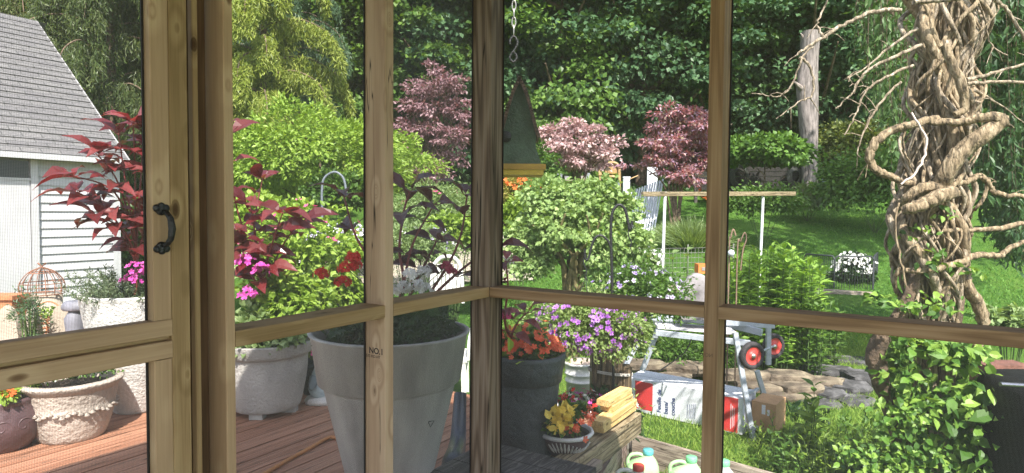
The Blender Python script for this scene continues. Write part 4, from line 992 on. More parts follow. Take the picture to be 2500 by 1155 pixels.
def jug(px, py, Y, yaw, colr, cap, label, hname="jug", zt=None):
    c = at(px, py, Y); hj = .33; zb = c.z - hj; t = thing(hname, label, "jug", (c.x, c.y, zb), "plastic jugs in the plank frame")
    Rz = Matrix.Rotation(yaw, 3, 'Z'); m = MB()
    # rounded body, sloping shoulder
    prof = [(r_ * 1.25, z * 1.25) for r_, z in [(.0, .0), (.060, .003), (.066, .02), (.066, .165), (.062, .19), (.046, .215), (.026, .235), (.024, .25)]]
    n = 28; ang_ = np.linspace(0, 6.283, n, endpoint=False); se = lambda q: np.sign(q) * np.abs(q) ** .55; V_ = []
    for r_, z in prof: 
        sq = 1.0 if z < .25 else max(0, 1 - (z - .2375) / .05)
        xx = np.where(True, r_ * 1.35 * (sq * se(np.cos(ang_)) + (1 - sq) * np.cos(ang_) * .8), 0); yy = r_ * (sq * se(np.sin(ang_)) + (1 - sq) * np.sin(ang_))
        xx = xx + (1 - sq) * .035
        V_.append(np.column_stack([xx, yy, np.full(n, z)]))
    V_ = np.concatenate(V_) @ np.array(Rz).T + np.array((c.x, c.y, zb)); i, j = np.meshgrid(np.arange(len(prof) - 1), np.arange(n), indexing='ij'); i = i.ravel(); j = j.ravel(); k = (j + 1) % n
    m.arr(V_, np.stack([i * n + j, i * n + k, (i + 1) * n + k, (i + 1) * n + j], 1), 0, True); m.build("jug_body", colr, t, origin=(c.x, c.y, zb))
    h = MB(); q = [Vector((c.x, c.y, zb)) + Rz @ (Vector(p) * 1.25) for p in ((.02, 0, .225), (-.02, 0, .243), (-.06, 0, .238), (-.082, 0, .215), (-.082, 0, .17))]; h.tube(spl(q, 5), .0125, 10); h.build("jug_handle", colr, t)
    k = MB(); cc = Vector((c.x, c.y, zb)) + Rz @ Vector((.035, 0, .312)); k.lathe([(.034, -.006), (.037, 0), (.037, .026), (.033, .03), (.001, .031)], 22, cc); k.build("cap", cap, t)
M_GJUG = plain("translucent_green_plastic", (.42, .68, .36), .35, .05); M_WJUG = plain("milky_plastic", (.68, .72, .68), .35, .05)
C_BLUE = plain("turquoise_cap", (.12, .45, .50), .4, .05); C_RED = plain("red_cap", (.65, .08, .06), .4, .05); C_GRN = plain("green_cap", (.2, .6, .3), .4, .05)
jug(1570, 1100, 4.35, -.15, M_GJUG, C_BLUE, "green jug with a turquoise cap, leftmost in the plank frame")
jug(1675, 1118, 4.15, -.1, M_GJUG, C_GRN, "green jug right of the turquoise cap, beside the stud")
jug(1545, 1138, 3.9, -.15, M_WJUG, C_RED, "milky white jug with a red cap, nearest in the frame")
jug(1755, 1128, 4.05, .1, M_WJUG, C_GRN, "milky jug half hidden behind the stud")

# ------------------------------------------------------------------ carton, folding saw stand, chop saw
bl = onz(1590, 1012, -.49); br_ = onz(1812, 1062, -.49)
ax = (br_ - bl).normalized(); bl = bl - ax * .27; L_ = (br_ - bl).length; ay = Vector((-ax.y, ax.x, 0)); Hc, Dc = .31, .34
CM = frame((bl.x, bl.y, -.49), ax, ay)
t = thing("carton", "long white carton with a red label and French print lying on the grass", "box", (bl.x, bl.y, -.49))
M_CART = plain("white_carton", (.66, .68, .74), .55, .04, 4); M_LBL = plain("red_label", (.60, .05, .05), .5, .05); M_NAVY = plain("navy_print", (.02, .04, .16), .6, 0); M_KRAFT = plain("kraft_cardboard", (.45, .27, .14), .8, .12, 10)
m = MB(); m.box((L_ / 2, Dc / 2, Hc / 2), (L_, Dc, Hc)); place("box_body", m.mesh("box_body", M_CART), CM, t)
m = MB(); m.box((L_ * .5, Dc * .35, Hc + .0015), (L_ - .004, .004, .002)); place("seam", m.mesh("seam", M_ALU), CM, t)
def onface(x, z, up=False): return CM @ (Matrix(((1, 0, 0, x), (0, 0, -1, -.0015), (0, 1, 0, z), (0, 0, 0, 1))) @ (Matrix.Rotation(math.pi / 2, 4, 'Z') if up else Matrix.Identity(4)))
m = MB(); m.box((.19, -.001, Hc * .52), (.18, .002, Hc * .84)); place("label_panel", m.mesh("label_panel", M_LBL), CM, t)
m = MB(); m.box((L_ - .19, -.001, Hc * .5), (.30, .002, Hc * .96)); place("label_panel", m.mesh("label_panel", M_LBL), CM, t)
for k_, w_ in enumerate(("Feuille de", "base/", "couche")): text_obj("lettering", w_, .056, M_NAVY, onface(.365 + .068 * k_, .035, True), t, bold=.0012)
m = MB()
for i in range(5): m.box((.62 + .018 * i, -.001, .10 + .01 * i * .4), (.004, .002, .13))
m.box((.80, -.001, .14), (.05, .002, .004)); m.box((.80, -.001, .24), (.05, .002, .004)); m.box((.775, -.001, .19), (.004, .002, .10)); m.box((.825, -.001, .19), (.004, .002, .10))
place("fine_print", m.mesh("fine_print", M_NAVY), CM, t)
m = MB()
for r0 in range(3):
    zz = Hc * .8 - r0 * .105
    m.lathe([(.010, 0), (.016, 0.001), (.010, .002)], 16, (L_ - .285, -.003, zz), R=Matrix.Rotation(math.pi / 2, 3, 'X'))
    for i in range(5): m.box((L_ - .25 + i * .011, -.003, zz - .004 * (i % 2)), (.005, .002, .05 - .008 * (i % 3)))
for i in range(3): m.box((L_ - .10 + .014 * i, -.003, Hc * .45), (.004, .002, .22 - .03 * i))
place("label_print", m.mesh("label_print", M_CART), CM, t)
m = MB(); m.box((L_ * .55, Dc * .3, Hc + .004), (.5, .2, .004)); place("paper_sheet", m.mesh("paper_sheet", plain("paper", (.78, .78, .80), .6, .02)), CM, t)
o_ = onz(1885, 1040, -.49)
t = thing("cardboard_box", "brown cardboard box behind the end of the white carton", "box", (o_.x, o_.y, -.49))
m = MB(); m.box((L_ + .12, Dc * .95, .13), (.2, .3, .26)); m.box((L_ + .12, Dc * .95 - .151, .20), (.03, .002, .08), mi=1); m.box((L_ + .16, Dc * .95 - .151, .18), (.02, .002, .05), mi=1); place("box_body", m.mesh("box_body", [M_KRAFT, M_CART]), CM, t)

t = thing("saw_stand", "folding aluminium saw stand with two red wheels at its right end", "saw stand", onz(1700, 1070, -.5))
def pxb(m, p0, p1, w_=.042, th=.036): m.beam(at(*p0), at(*p1), w_, th, (0, -1, .01), ch=.003)
for (p0, p1) in ((((1795, 812, 5.35)), (1840, 1082, 5.20)), (((1848, 905, 5.75)), (1888, 1042, 5.75)), (((1568, 815, 5.9)), (1526, 895, 5.8)), (((1612, 790, 5.5)), (1568, 905, 5.5)), ((1836, 962, 5.5), (1856, 1045, 5.5)), (((1876, 792, 5.7)), (1876, 890, 5.7))):
    m = MB(); pxb(m, p0, p1); m.build("leg", M_ALU, t)
for p0, p1 in (((1818, 970, 5.3), (1850, 950, 5.7)), ((1832, 1052, 5.25), (1885, 1025, 5.72))):
    m = MB(); pxb(m, p0, p1, .03, .025); m.build("cross_bar", M_ALU, t)
for p0, p1, w_ in (((1590, 775, 5.6), (1890, 795, 5.6), .05), ((1600, 812, 5.4), (1830, 838, 5.35), .05), ((1770, 790, 5.75), (1860, 812, 5.5), .06)):
    m = MB(); pxb(m, p0, p1, w_, .035); m.build("top_rail", M_ALU, t)
m = MB(); q0, q1 = at(1600, 793, 5.55), at(1790, 808, 5.5); m.beam(q0, q1, .26, .02, (0, 0, 1)); m.build("table_plate", plain("pale_metal", (.62, .60, .62), .5, .05), t)
M_TYRE = plain("tyre_rubber", (.035, .03, .033), .8, .2, 40, .3); M_RIM = plain("red_rim", (.55, .06, .05), .45, .1)
for px, py, Y in ((1836, 868, 5.3), (1888, 845, 5.8)):
    cc = at(px, py, Y); Rw = Matrix.Rotation(math.radians(78), 3, 'X') @ Matrix.Identity(3); Rw = Matrix.Rotation(math.radians(18), 3, 'Z') @ Matrix.Rotation(math.radians(90), 3, 'X')
    m = MB(); r = .118; m.lathe([(r * .66, -.022), (r * .9, -.027), (r, -.012), (r, .012), (r * .9, .027), (r * .66, .022), (r * .66, -.022)], 44, cc, R=Rw); w0 = m.build("wheel", M_TYRE, t, origin=cc)
    m = MB(); m.lathe([(r * .68, -.02), (r * .68, .02), (r * .6, .014), (r * .3, .006), (r * .28, .016), (.001, .016)], 36, cc, R=Rw); m.build("rim", M_RIM, w0, origin=cc)
    m = MB(); m.lathe([(r * .17, .01), (r * .17, .026), (.001, .027)], 16, cc, R=Rw); m.build("hub", M_STEEL, w0, origin=cc)
m = MB(); m.tube([at(1836, 868, 5.32), at(1888, 845, 5.78)], .01, 8); m.tube([at(1836, 868, 5.34), at(1800, 830, 5.4)], .012, 8); m.build("axle", M_ALU, t)
c = at(1705, 700, 5.55)
t = thing("chop_saw", "grey chop saw with an orange top on the stand, left of the brown stud", "saw", c)
M_SAWG = plain("grey_casting", (.26, .24, .25), .5, .3, 9); M_ORG = plain("orange_plastic", (.75, .22, .06), .4, .05)
m = MB(); m.lathe(smooth_prof([(.001, -.035), (.12, -.03), (.125, 0), (.12, .03), (.001, .035)], 3), 30, at(1700, 712, 5.5), R=Matrix.Rotation(math.pi / 2, 3, 'X') , sy=1.25); m.build("blade_guard", M_SAWG, t)
m = MB(); q = at(1716, 700, 5.55); m.box(q, (.10, .16, .17)); m.build("motor", M_ORG, t)
m = MB(); q = at(1712, 655, 5.6); m.box(q, (.085, .12, .08)); m.box(q + Vector((0, -.062, 0)), (.03, .01, .03), mi=1); m.build("handle", [M_ORG, M_STEEL], t)
m = MB(); q = at(1700, 768, 5.5); m.box(q, (.34, .26, .05)); m.tube([q + Vector((0, .1, .02)), q + Vector((0, .1, .16)), at(1708, 712, 5.55)], .03, 12); m.build("saw_base", M_SAWG, t)
m = MB(); m.tube(spl([at(1688, 828, 5.3), at(1672, 860, 5.35), at(1640, 885, 5.6), at(1610, 905, 6.0)], 8), .005, 6); tag(m.build("power_cord", M_BLACK), "black power cord hanging from the stand over the stones", "cord")

# ------------------------------------------------------------------ trees
def branchy(m, base, h, r0, spread, n, mi=0, lean=(0, 0), fork=.4, k=6):
    b = Vector(base); top = b + Vector((lean[0], lean[1], h)); mid = b.lerp(top, .5) + Vector((random.uniform(-.06, .06) * h, 0, 0))
    tr = spl([b - Vector((0, 0, .2)), b.lerp(mid, .4), mid, top], 6); m.tube(tr, [r0, r0 * .75, r0 * .55, r0 * .2], 10, mi, lump=.06)
    for i in range(n):
        f = fork + (1 - fork) * (i + random.random()) / n; p = tr[min(len(tr) - 1, int(f * (len(tr) - 1)))]; a = i * 2.4 + random.random()
        l = spread * random.uniform(.6, 1); e = p + Vector((math.cos(a) * l, math.sin(a) * l, l * random.uniform(.3, .9)))
        m.tube(spl([p, p.lerp(e, .5) + Vector((0, 0, -.05 * l)), e], 4), [r0 * .38, r0 * .1], k, mi)
def crown_tree(name, label, cat, base, h, crown, rad, n, size, leaf, T=DIAM, wr=.8, ncl=60, cr_=.5, bark=None, r0=.12, group=None, nb=12, shell=.45, bottom=-.7, flat=.5, up=.7, fork=.35, lean=(0, 0), stems=1):
    t = thing(name, label, cat, base, group)
    m = MB(); b = Vector(base)
    for s in range(stems):
        o = Vector((.12 * math.cos(s * 2.1), .12 * math.sin(s * 2.1), 0)) * (stems > 1); branchy(m, b + o, h, r0, max(rad) * .75, nb, 0, (lean[0] + o.x * 4, lean[1] + o.y * 4), fork)
    m.build("trunk", bark or M_BARK, t, origin=base)
    m = MB(); p, o = clumps(crown, rad, ncl, max(1, n // ncl), cr_, shell, bottom, flat); leafing(m, p, o, size, T, wr, up)
    m.build("crown", leaf, t, origin=crown); return t
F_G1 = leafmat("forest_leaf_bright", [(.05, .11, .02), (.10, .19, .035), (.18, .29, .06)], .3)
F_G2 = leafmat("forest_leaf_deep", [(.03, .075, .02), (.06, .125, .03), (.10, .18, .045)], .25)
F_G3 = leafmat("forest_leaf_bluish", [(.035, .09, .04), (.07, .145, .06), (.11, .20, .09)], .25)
# wooded hillside: near ones are trees of their own, the mass behind is one thing nobody could count
protos = []
for k, mt in enumerate((F_G1, F_G2, F_G3)):
    t = crown_tree("maple_tree", "x", "tree", (0, 0, 0), 7.5, (0, 0, 6.2), (3.4, 3.0, 5.6), 36000, .20, mt, DIAM, .85, 190, 1.05, None, .25, None, 10, .5, -.95, .32)
    protos.append(t)
spots = [(-13.5, 25, 0, 1.05, "dense tree far left above the shed roof ridge"), (-8.2, 26.5, 1, 1.1, "deep green tree behind the weeping spruce"), (-5.0, 25, 0, 1.0, "bright leafy maple behind the tallest purple maple"),
    (-1.2, 26, 2, 1.1, "bluish leafy tree directly above the corner post's left side"), (1.9, 25.2, 0, 1.05, "sunlit maple rising behind the birdhouse"), (5.2, 25.8, 2, 1.1, "dark bluish maple between the pink maple and the red maple"),
    (8.6, 26.5, 1, 1.12, "deep green maple behind the red maple"), (11.8, 25.2, 2, 1.0, "dark maple just left of the dead trunk"), (15.2, 26, 1, 1.1, "dark tree right of the dead trunk"), (19.5, 25, 1, 1.0, "deep green tree behind the vine column"), (23.5, 25.5, 0, 1.1, "tree at the far right behind the willow")]
for i, (x, y, k, s, lab) in enumerate(spots):
    Mw = Matrix.Translation((x, y, gz(x, y) - .2)) @ Matrix.Rotation(i * 1.7, 4, 'Z') @ Matrix.Scale(s, 4)
    if k >= 0 and protos[k].get("_u") is None: protos[k]["_u"] = 1; protos[k].matrix_basis = Mw; protos[k]["label"] = lab; protos[k]["group"] = "big trees along the back of the lawn"
    else: copy_tree(protos[k], Mw, lab, "big trees along the back of the lawn")
for p_ in protos:
    for o_ in sc.objects:
        if "_u" in o_: del o_["_u"]
m = MB(); n = 130000
x = RNG.uniform(-42, 42, n); y = RNG.uniform(27.5, 44, n); g0 = np.interp(y, [p[0] for p in PROFILE], [p[1] for p in PROFILE])
hh = 9.5 + 2.2 * np.sin(x * .55 + y * .3) + 1.6 * np.sin(x * 1.3 - y * .7); z = g0 + hh * RNG.random(n) ** .75
cc = np.round(np.column_stack([x, y, z]) / 1.7) * 1.7 + np.sin(np.column_stack([z, x, y]) * 9) * .3; p = cc + sphere(n) * (RNG.random((n, 1)) ** .5) * np.array([1.1, 1.1, .6])
leafing(m, p, unit(p - cc), .34, DIAM, .8, .7)
for i in range(46):
    xx, yy = random.uniform(-32, 32), random.uniform(28, 36); g_ = gz(xx, yy); m.tube([(xx, yy, g_ - .3), (xx + .3, yy, g_ + 5), (xx + random.uniform(-.6, .6), yy, g_ + 10)], [.28, .1], 7, 1)
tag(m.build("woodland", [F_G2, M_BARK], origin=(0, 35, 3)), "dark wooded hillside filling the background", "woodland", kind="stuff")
# understory hedge in shade
m = MB(); n = 26000
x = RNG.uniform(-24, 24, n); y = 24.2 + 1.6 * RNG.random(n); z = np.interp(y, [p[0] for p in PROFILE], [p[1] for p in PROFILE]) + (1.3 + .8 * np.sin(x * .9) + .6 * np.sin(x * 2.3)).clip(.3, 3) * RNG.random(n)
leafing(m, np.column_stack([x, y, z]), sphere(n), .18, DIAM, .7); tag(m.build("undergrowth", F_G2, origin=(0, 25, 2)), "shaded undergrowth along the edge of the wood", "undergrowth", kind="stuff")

# weeping spruces
def weeping(label, base, h, reach, leaf, n_br, seed, zlo=.25, name="weeping_spruce", dens=1.0, ndl=.10):
    r = random.Random(seed); t = thing(name, label, "conifer", base); b = Vector(base); fr = .30 if dens > 2 else .42; sdw = .13 if dens > 2 else .28
    m = MB(); m.tube(spl([b - Vector((0, 0, .2)), b + Vector((.1, 0, h * .5)), b + Vector((0, 0, h))], 6), [.16, .1, .03], 9); f = MB(); P = []; D = []
    for i in range(n_br):
        fz = zlo + (1 - zlo) * (i + r.random()) / n_br; a = i * 2.4 + r.random() * .7; l = reach * (1.15 - fz * .75) * r.uniform(.7, 1.1)
        s = b + Vector((0, 0, h * fz)); d = Vector((math.cos(a), math.sin(a), 0))
        q = spl([s, s + d * l * .45 + Vector((0, 0, .12 * l)), s + d * l * .85 + Vector((0, 0, -.05 * l)), s + d * l + Vector((0, 0, -.35 * l))], 7); m.tube(q, [.03, .008], 5)
        for j in range(3, len(q)):
            for w_ in range(int(3 * dens)):
                side = d.cross(Vector((0, 0, 1))) * r.uniform(-sdw, sdw) * l; st = q[j] + side; L_ = r.uniform(.35, 1.0) * l * fr
                nn = int(L_ / ndl * 5); ss = np.linspace(0, 1, nn)
                pts = np.array(tuple(st)) + np.outer(ss, np.array([d.x * .12 * L_, d.y * .12 * L_, -L_])) + rnd(nn) * .035; P.append(pts)
    P = np.concatenate(P); n = len(P); f.scatter(DIAM, P, unit(rnd(n) * .6 + [0, 0, -1]), rnd(n), ndl * (1 + RNG.random(n)), ndl * .32)
    m.build("trunk", M_BARK, t, origin=base); f.build("needles", leaf, t, origin=base); return t
def gpos(px, Y): 
    p = at(px, 600, Y); return Vector((p.x, Y, gz(p.x, Y)))
weeping("yellow green weeping spruce with drooping curtains, between the pale stud and the stamped stud", gpos(640, 15.5), 8.0, 2.7, L_YEL, 30, 3, .36, dens=2.6)
weeping("bluish weeping spruce close behind the yellow green one", gpos(690, 19), 8.8, 2.8, L_BLUE, 40, 5, .3)
weeping("dull green spruce with bare brown twigs, right of the shed roof", gpos(270, 16), 9.0, 2.9, leafmat("dull_spruce", [(.05, .08, .025), (.09, .13, .04), (.14, .17, .06)]), 46, 8, .2, "spruce_tree", 1.4)
weeping("shaded spruce at the top left corner behind the shed ridge", gpos(40, 18), 10.0, 3.0, leafmat("olive_spruce", [(.05, .085, .025), (.10, .13, .04), (.17, .17, .07)]), 46, 9, .2, "spruce_tree", 1.3)

def shrub_tree(name, label, cat, px, py, Y, rx, rz, n, size, leaf, **k):
    c = at(px, py, Y); g = gz(c.x, Y); s = Y / FPX
    return crown_tree(name, label, cat, (c.x, Y, g), max(.5, c.z - g + rz * s * .3), tuple(c), (rx * s, rx * s * .9, rz * s), n, size, leaf, **k)
shrub_tree("lace_shrub", "wide lime green mounded shrub left of the stamped stud, wispy shoots on top", "shrub", 775, 385, 13, 235, 125, 26000, .10, L_LIME, T=DIAM, wr=.5, ncl=190, cr_=.36, r0=.06, nb=8, bottom=-.8, shell=.5)
def maple(label, px, pyb, Y, blobs, n, size, leaf, stems, r0, wr=.55, spread=30, pt=None):
    """an open maple: layered sprays of leaves held on visible branches"""
    g = gpos(px, Y); s = Y / FPX; t = thing("purple_maple", label, "tree", g, "purple and red leaved maples"); m = MB(); r = random.Random(px)
    tot = sum(b_[2] * b_[3] for b_ in blobs); P = []; O = []; tw = MB()
    for i, (bx_, by_, rx, rz) in enumerate(blobs):
        c = at(bx_, by_, Y + r.uniform(-.6, .6)); k = max(4, int(rx * rz / 55))
        p, o = clumps(tuple(c), (rx * s, rx * s * .9, rz * s), k, max(1, int(n * rx * rz / tot / k)), .22 * Y / 17, .25, -1, .32); P.append(p); O.append(o)
        b0 = g + Vector((r.uniform(-.08, .08), 0, 0)); f0 = at(px + (bx_ - px) * .3 + r.uniform(-6, 6), pyb + (by_ - pyb) * .45, Y); m.tube(spl([b0, b0.lerp(f0, .6) + Vector((r.uniform(-.05, .05), 0, 0)), f0, c], 5), [r0, r0 * .7, r0 * .25], 6)
        for q in range(5): e = c + Vector((r.uniform(-1, 1) * rx * s, r.uniform(-.5, .5) * rx * s, r.uniform(-.6, .8) * rz * s)); m.tube([f0.lerp(c, .7), f0.lerp(c, .7).lerp(e, .5) + Vector((0, 0, .04)), e], [r0 * .3, r0 * .1], 4, 0, False)
    m.build("trunk", M_BARK, t, origin=g); m = MB(); leafing(m, np.concatenate(P), np.concatenate(O), size, DIAM, wr, .8, .3, 0, .7); m.build("crown", leaf, t, origin=g)
maple("tallest dusky purple maple, between the stamped stud and the corner post", 1060, 430, 17.5, [(1058, 168, 22, 18), (1090, 205, 48, 26), (1030, 215, 42, 22), (1005, 255, 45, 22), (1070, 262, 62, 26), (1120, 270, 35, 30), (985, 305, 38, 26), (1040, 320, 60, 26), (1105, 330, 48, 28), (1000, 360, 40, 20), (1060, 372, 55, 22), (1120, 385, 32, 16)], 8000, .105, L_MAPLE, 3, .05)
maple("small pale pink maple on thin bare stems, right of the birdhouse", 1410, 470, 19, [(1398, 305, 32, 14), (1350, 325, 38, 15), (1440, 325, 34, 14), (1395, 350, 52, 18), (1455, 362, 48, 16), (1495, 372, 28, 12), (1400, 388, 46, 18), (1445, 398, 44, 14), (1345, 355, 28, 12), (1500, 345, 18, 8)], 5600, .125, L_PINKM, 4, .03, .65)
maple("bushy red and mauve maple just left of the brown stud", 1650, 480, 16.5, [(1632, 272, 34, 16), (1680, 282, 44, 18), (1720, 300, 34, 18), (1620, 308, 44, 18), (1680, 325, 55, 22), (1730, 345, 32, 24), (1625, 348, 46, 18), (1580, 345, 24, 10), (1600, 388, 60, 12), (1555, 398, 34, 7), (1665, 372, 62, 20), (1720, 395, 44, 22), (1640, 415, 52, 14), (1690, 430, 50, 18)], 10000, .10, L_REDM, 3, .035, .5)
simple_plant("purple_shrub", "low dusty purple shrub above the pale flower bed", "shrub", 1052, 425, 15.0, (.48, .4, .28), 2600, .08, L_MAPLE, T=DIAM, wr=.6)

# dead trunk
b = gpos(1985, 21.5); t = thing("dead_tree", "tall bare grey trunk sawn off at the top, with wandering twigs", "tree trunk", b)
m = MB(); pts = [at(1972, 500, 21.5), at(1976, 440, 21.5), at(1977, 350, 21.5), at(1973, 290, 21.5), at(1970, 215, 21.5), at(1976, 150, 21.5), at(1979, 78, 21.5)]; pts[0].z = b.z - .2
m.tube(spl(pts, 6), [.36, .25, .27, .31, .35, .29, .31], 16, 0, True, lump=.05); m.build("trunk", plain("silver_bark", (.21, .18, .17), .9, .4, 9, 1, 14, stretch=(2, 2, .3)), t, origin=b)
m = MB(); q = at(1958, 85, 21.5); m.tube([at(1966, 100, 21.5), at(1955, 82, 21.4)], [.1, .02], 6); m.tube([at(1955, 215, 21.3), at(1940, 200, 21.1)], [.1, .03], 6); m.build("broken_stub", M_BARKG, t)
shrub_tree("vine_arbour", "flat topped bright green vine mound left of the dead trunk", "shrub", 1868, 372, 20, 98, 30, 5500, .16, L_MID, ncl=70, cr_=.4, r0=.05, nb=8, T=OVATE, bottom=-.5)
def gbush(label, px, py, Y, rx, rz, n, size, leaf, name="shrub", T=DIAM, wr=.7, blo=None, nb=20, bs=.1, cat="shrub", **k):
    c = at(px, py, Y); s = Y / FPX
    return simple_plant(name, label, cat, px, py, Y, (rx * s, rx * s * .8, rz * s), n, size, leaf, blo, T, wr, nb=nb, bs=bs, **k)
gbush("dark shrub on the bank behind the left vine branches", 2140, 450, 17, 135, 75, 11000, .11, L_MID)
gbush("olive yellow shrub in the wood right of the dead trunk", 2070, 370, 22, 90, 75, 5500, .14, leafmat('olive_leaf', [(.05, .08, .02), (.10, .13, .03), (.16, .19, .04)]))
gbush("variegated hosta clump at the foot of the dead trunk", 1975, 482, 18.5, 75, 20, 900, .22, L_PALE, "hosta", OVATE, .4, cat="plant")
gbush("fine leaved peony bush right of the plank's right pipe", 1865, 490, 15, 88, 32, 3600, .09, L_MID, "peony_bush")
def grass_clump(label, px, py, Y, hpx, wpx, n, leaf):
    c = at(px, py, Y); g = gz(c.x, Y); s = Y / FPX; t = thing("ornamental_grass", label, "ornamental grass", (c.x, Y, g)); m = MB()
    xy = rnd(n, 2) * wpx * s * .22; d = unit(np.column_stack([xy * 2.2 / (wpx * s), np.full(n, .75)]) + rnd(n) * .18)
    p = np.column_stack([xy[:, 0] + c.x, xy[:, 1] + Y, np.full(n, g)]); out = np.column_stack([xy, np.full(n, .2)])
    m.scatter(BLADE, p, d, out, hpx * s * (.7 + .5 * RNG.random(n)), .022); m.build("blades", leaf, t, origin=(c.x, Y, g)); return t
grass_clump("arching pale ornamental grass behind the timber crossbar", 1690, 500, 15.2, 70, 110, 2200, L_PALE)
grass_clump("smaller ornamental grass tuft left of the arching one", 1635, 505, 15.6, 45, 50, 700, L_PALE)
gbush("tuft of daylily with two orange blooms beneath the vine mound", 1740, 478, 17, 35, 14, 500, .12, L_MID, "daylily", T=DIAM, wr=.25, blo=[P_ORANGE], nb=3, bs=.14, cat="flowers")

# timber crossbar on two pipes
t = thing("crossbar_frame", "weathered timber crossbar carried on two white pipes over the lawn", "clothes line", gpos(1622, 9.5))
YA_, YB_ = 9.4, 10.6
tb0, tb1 = at(1568, 474, 9.2), at(1940, 473, 10.8)
o = board("crossbar", tb0, tb1, .05, .07, (0, 0, 1), W_TIMBER, t, .004)
for px, Y in ((1622, 9.45), (1861, 10.5)):
    a = at(px, 470, Y); b_ = at(px - 4, 700, Y); b_.z = gz(b_.x, Y) - .1; b_.x = a.x + (-.02)
    m = MB(); m.tube([b_, a - Vector((0, .045, -.01))], .023, 12); m.build("pipe", plain("white_pipe", (.75, .76, .78), .4, .05), t)

# ------------------------------------------------------------------ things in the shade under the maples
M_BAMBOO = plain("bamboo", (.42, .28, .13), .6, .2, 14)
Yc = 20.5; gc = gpos(1492, Yc); t = thing("rattan_chair", "rattan peacock style chair in the shade behind the bush, left of the white boards", "chair", gc)
m = MB()
for px in (1478, 1511): m.tube([at(px, 478, Yc), at(px + 1, 405, Yc)], .045, 8); m.tube([at(px + 2, 470, Yc + .6), at(px + 2, 420, Yc + .6)], .04, 8)
m.tube(spl([at(1478, 410, Yc), at(1484, 400, Yc), at(1494, 397, Yc), at(1506, 400, Yc), at(1511, 410, Yc)], 5), .045, 8)
m.tube([at(1478, 432, Yc), at(1511, 432, Yc)], .04, 8); m.tube([at(1478, 455, Yc), at(1511, 452, Yc)], .03, 8); m.build("frame", M_BAMBOO, t)
m = MB(); cc = at(1495, 413, Yc + .1); m.lathe(smooth_prof([(.001, -.16), (.14, -.15), (.19, 0), (.17, .14), (.001, .17)], 4), 20, cc, sx=1.05, sy=.35); m.build("woven_back", M_BAMBOO, t)
m = MB(); m.lathe([(.001, .04), (.20, .03), (.2, -.03)], 20, at(1495, 431, Yc), sy=.9); m.build("seat", M_BAMBOO, t)
t = thing("white_boards", "pile of long white boards leaning down to the lawn under the red maple", "boards", gpos(1570, 17.5), None)
M_WB = plain("white_painted_boards", (.62, .64, .70), .6, .06, 5)
for i in range(13):
    x0 = 1524 + i * 6.2; a = at(x0, 488 - i * .3, 16.8); a.z = gz(a.x, a.y) + .02; b_ = at(x0 + 20, 466 - i * 2.4, 17.6)
    m = MB(); m.beam(a, b_, .042, .022, (0, 0, 1)); m.build("board", M_WB, t)
m = MB(); b_ = at(1592, 445, 18.6); g = gz(b_.x, 18.6); zt = at(1592, 408, 18.6).z; m.box((b_.x, 18.6, (g + zt) / 2), (.30, .05, zt - g)); m.build("upright_board", M_WB, t)
t = thing("white_post_block", "short white block standing left of the white boards", "block", gpos(1529, 17.8))
a = at(1529, 450, 17.8); g = gz(a.x, 17.8); zt = at(1529, 434, 17.8).z; m = MB(); m.box((a.x, 17.8, (g + zt) / 2), (.18, .16, zt - g)); m.box((a.x, 17.8, zt + .012), (.21, .19, .03)); m.box((a.x, 17.8, g + .06), (.22, .2, .1)); m.build("block", M_WB, t)
t = thing("wheelbarrow", "grey blue wheelbarrow tray propped in front of the rattan chair", "wheelbarrow", gpos(1497, 19.2))
m = MB(); a = at(1500, 458, 19.2); w_ = .19; pr = [(-1, .17), (.8, .17), (.95, -.17), (-.5, -.17)]
vs = [(a.x + x * w_, 19.2 + dy, a.z + z) for dy in (-.03, .06) for x, z in pr]; m.raw(vs, [[0, 3, 2, 1], [4, 5, 6, 7]] + [[i, (i + 1) % 4, 4 + (i + 1) % 4, 4 + i] for i in range(4)]); m.build("tray", plain("blue_grey_metal", (.14, .17, .20), .5, .2), t)
m = MB(); m.tube([a + Vector((-.1, .05, -.1)), a + Vector((-.45, .1, -.32))], .02, 6); m.tube([a + Vector((.1, .05, -.1)), a + Vector((.0, .1, -.36))], .02, 6); m.tube([a + Vector((.1, .05, .1)), a + Vector((.75, .2, .38))], .02, 6); m.build("handles", M_BAMBOO, t)
m = MB(); m.lathe([(.08, -.03), (.12, -.03), (.12, .03), (.08, .03)], 16, a + Vector((-.48, .1, -.36)), R=Matrix.Rotation(math.pi / 2, 3, 'X')); m.build("wheel", M_TYRE, t)
t = thing("garden_table", "low yellow topped table behind the leafy bush, under the pale pink maple", "table", gpos(1415, 19.5))
a, b_ = at(1368, 446, 19.8), at(1458, 448, 19.2); m = MB(); m.beam(a, b_, .5, .04, (0, 0, 1)); m.build("tabletop", plain("yellow_top", (.55, .45, .05), .5, .1), t)
for k, f in enumerate((.12, .5, .88)):
    q = a.lerp(b_, f); m = MB(); m.beam((q.x, q.y, gz(q.x, q.y)), (q.x, q.y, q.z - .02), .07, .07, (0, 1, 0)); m.build("leg", W_BLACK, t)
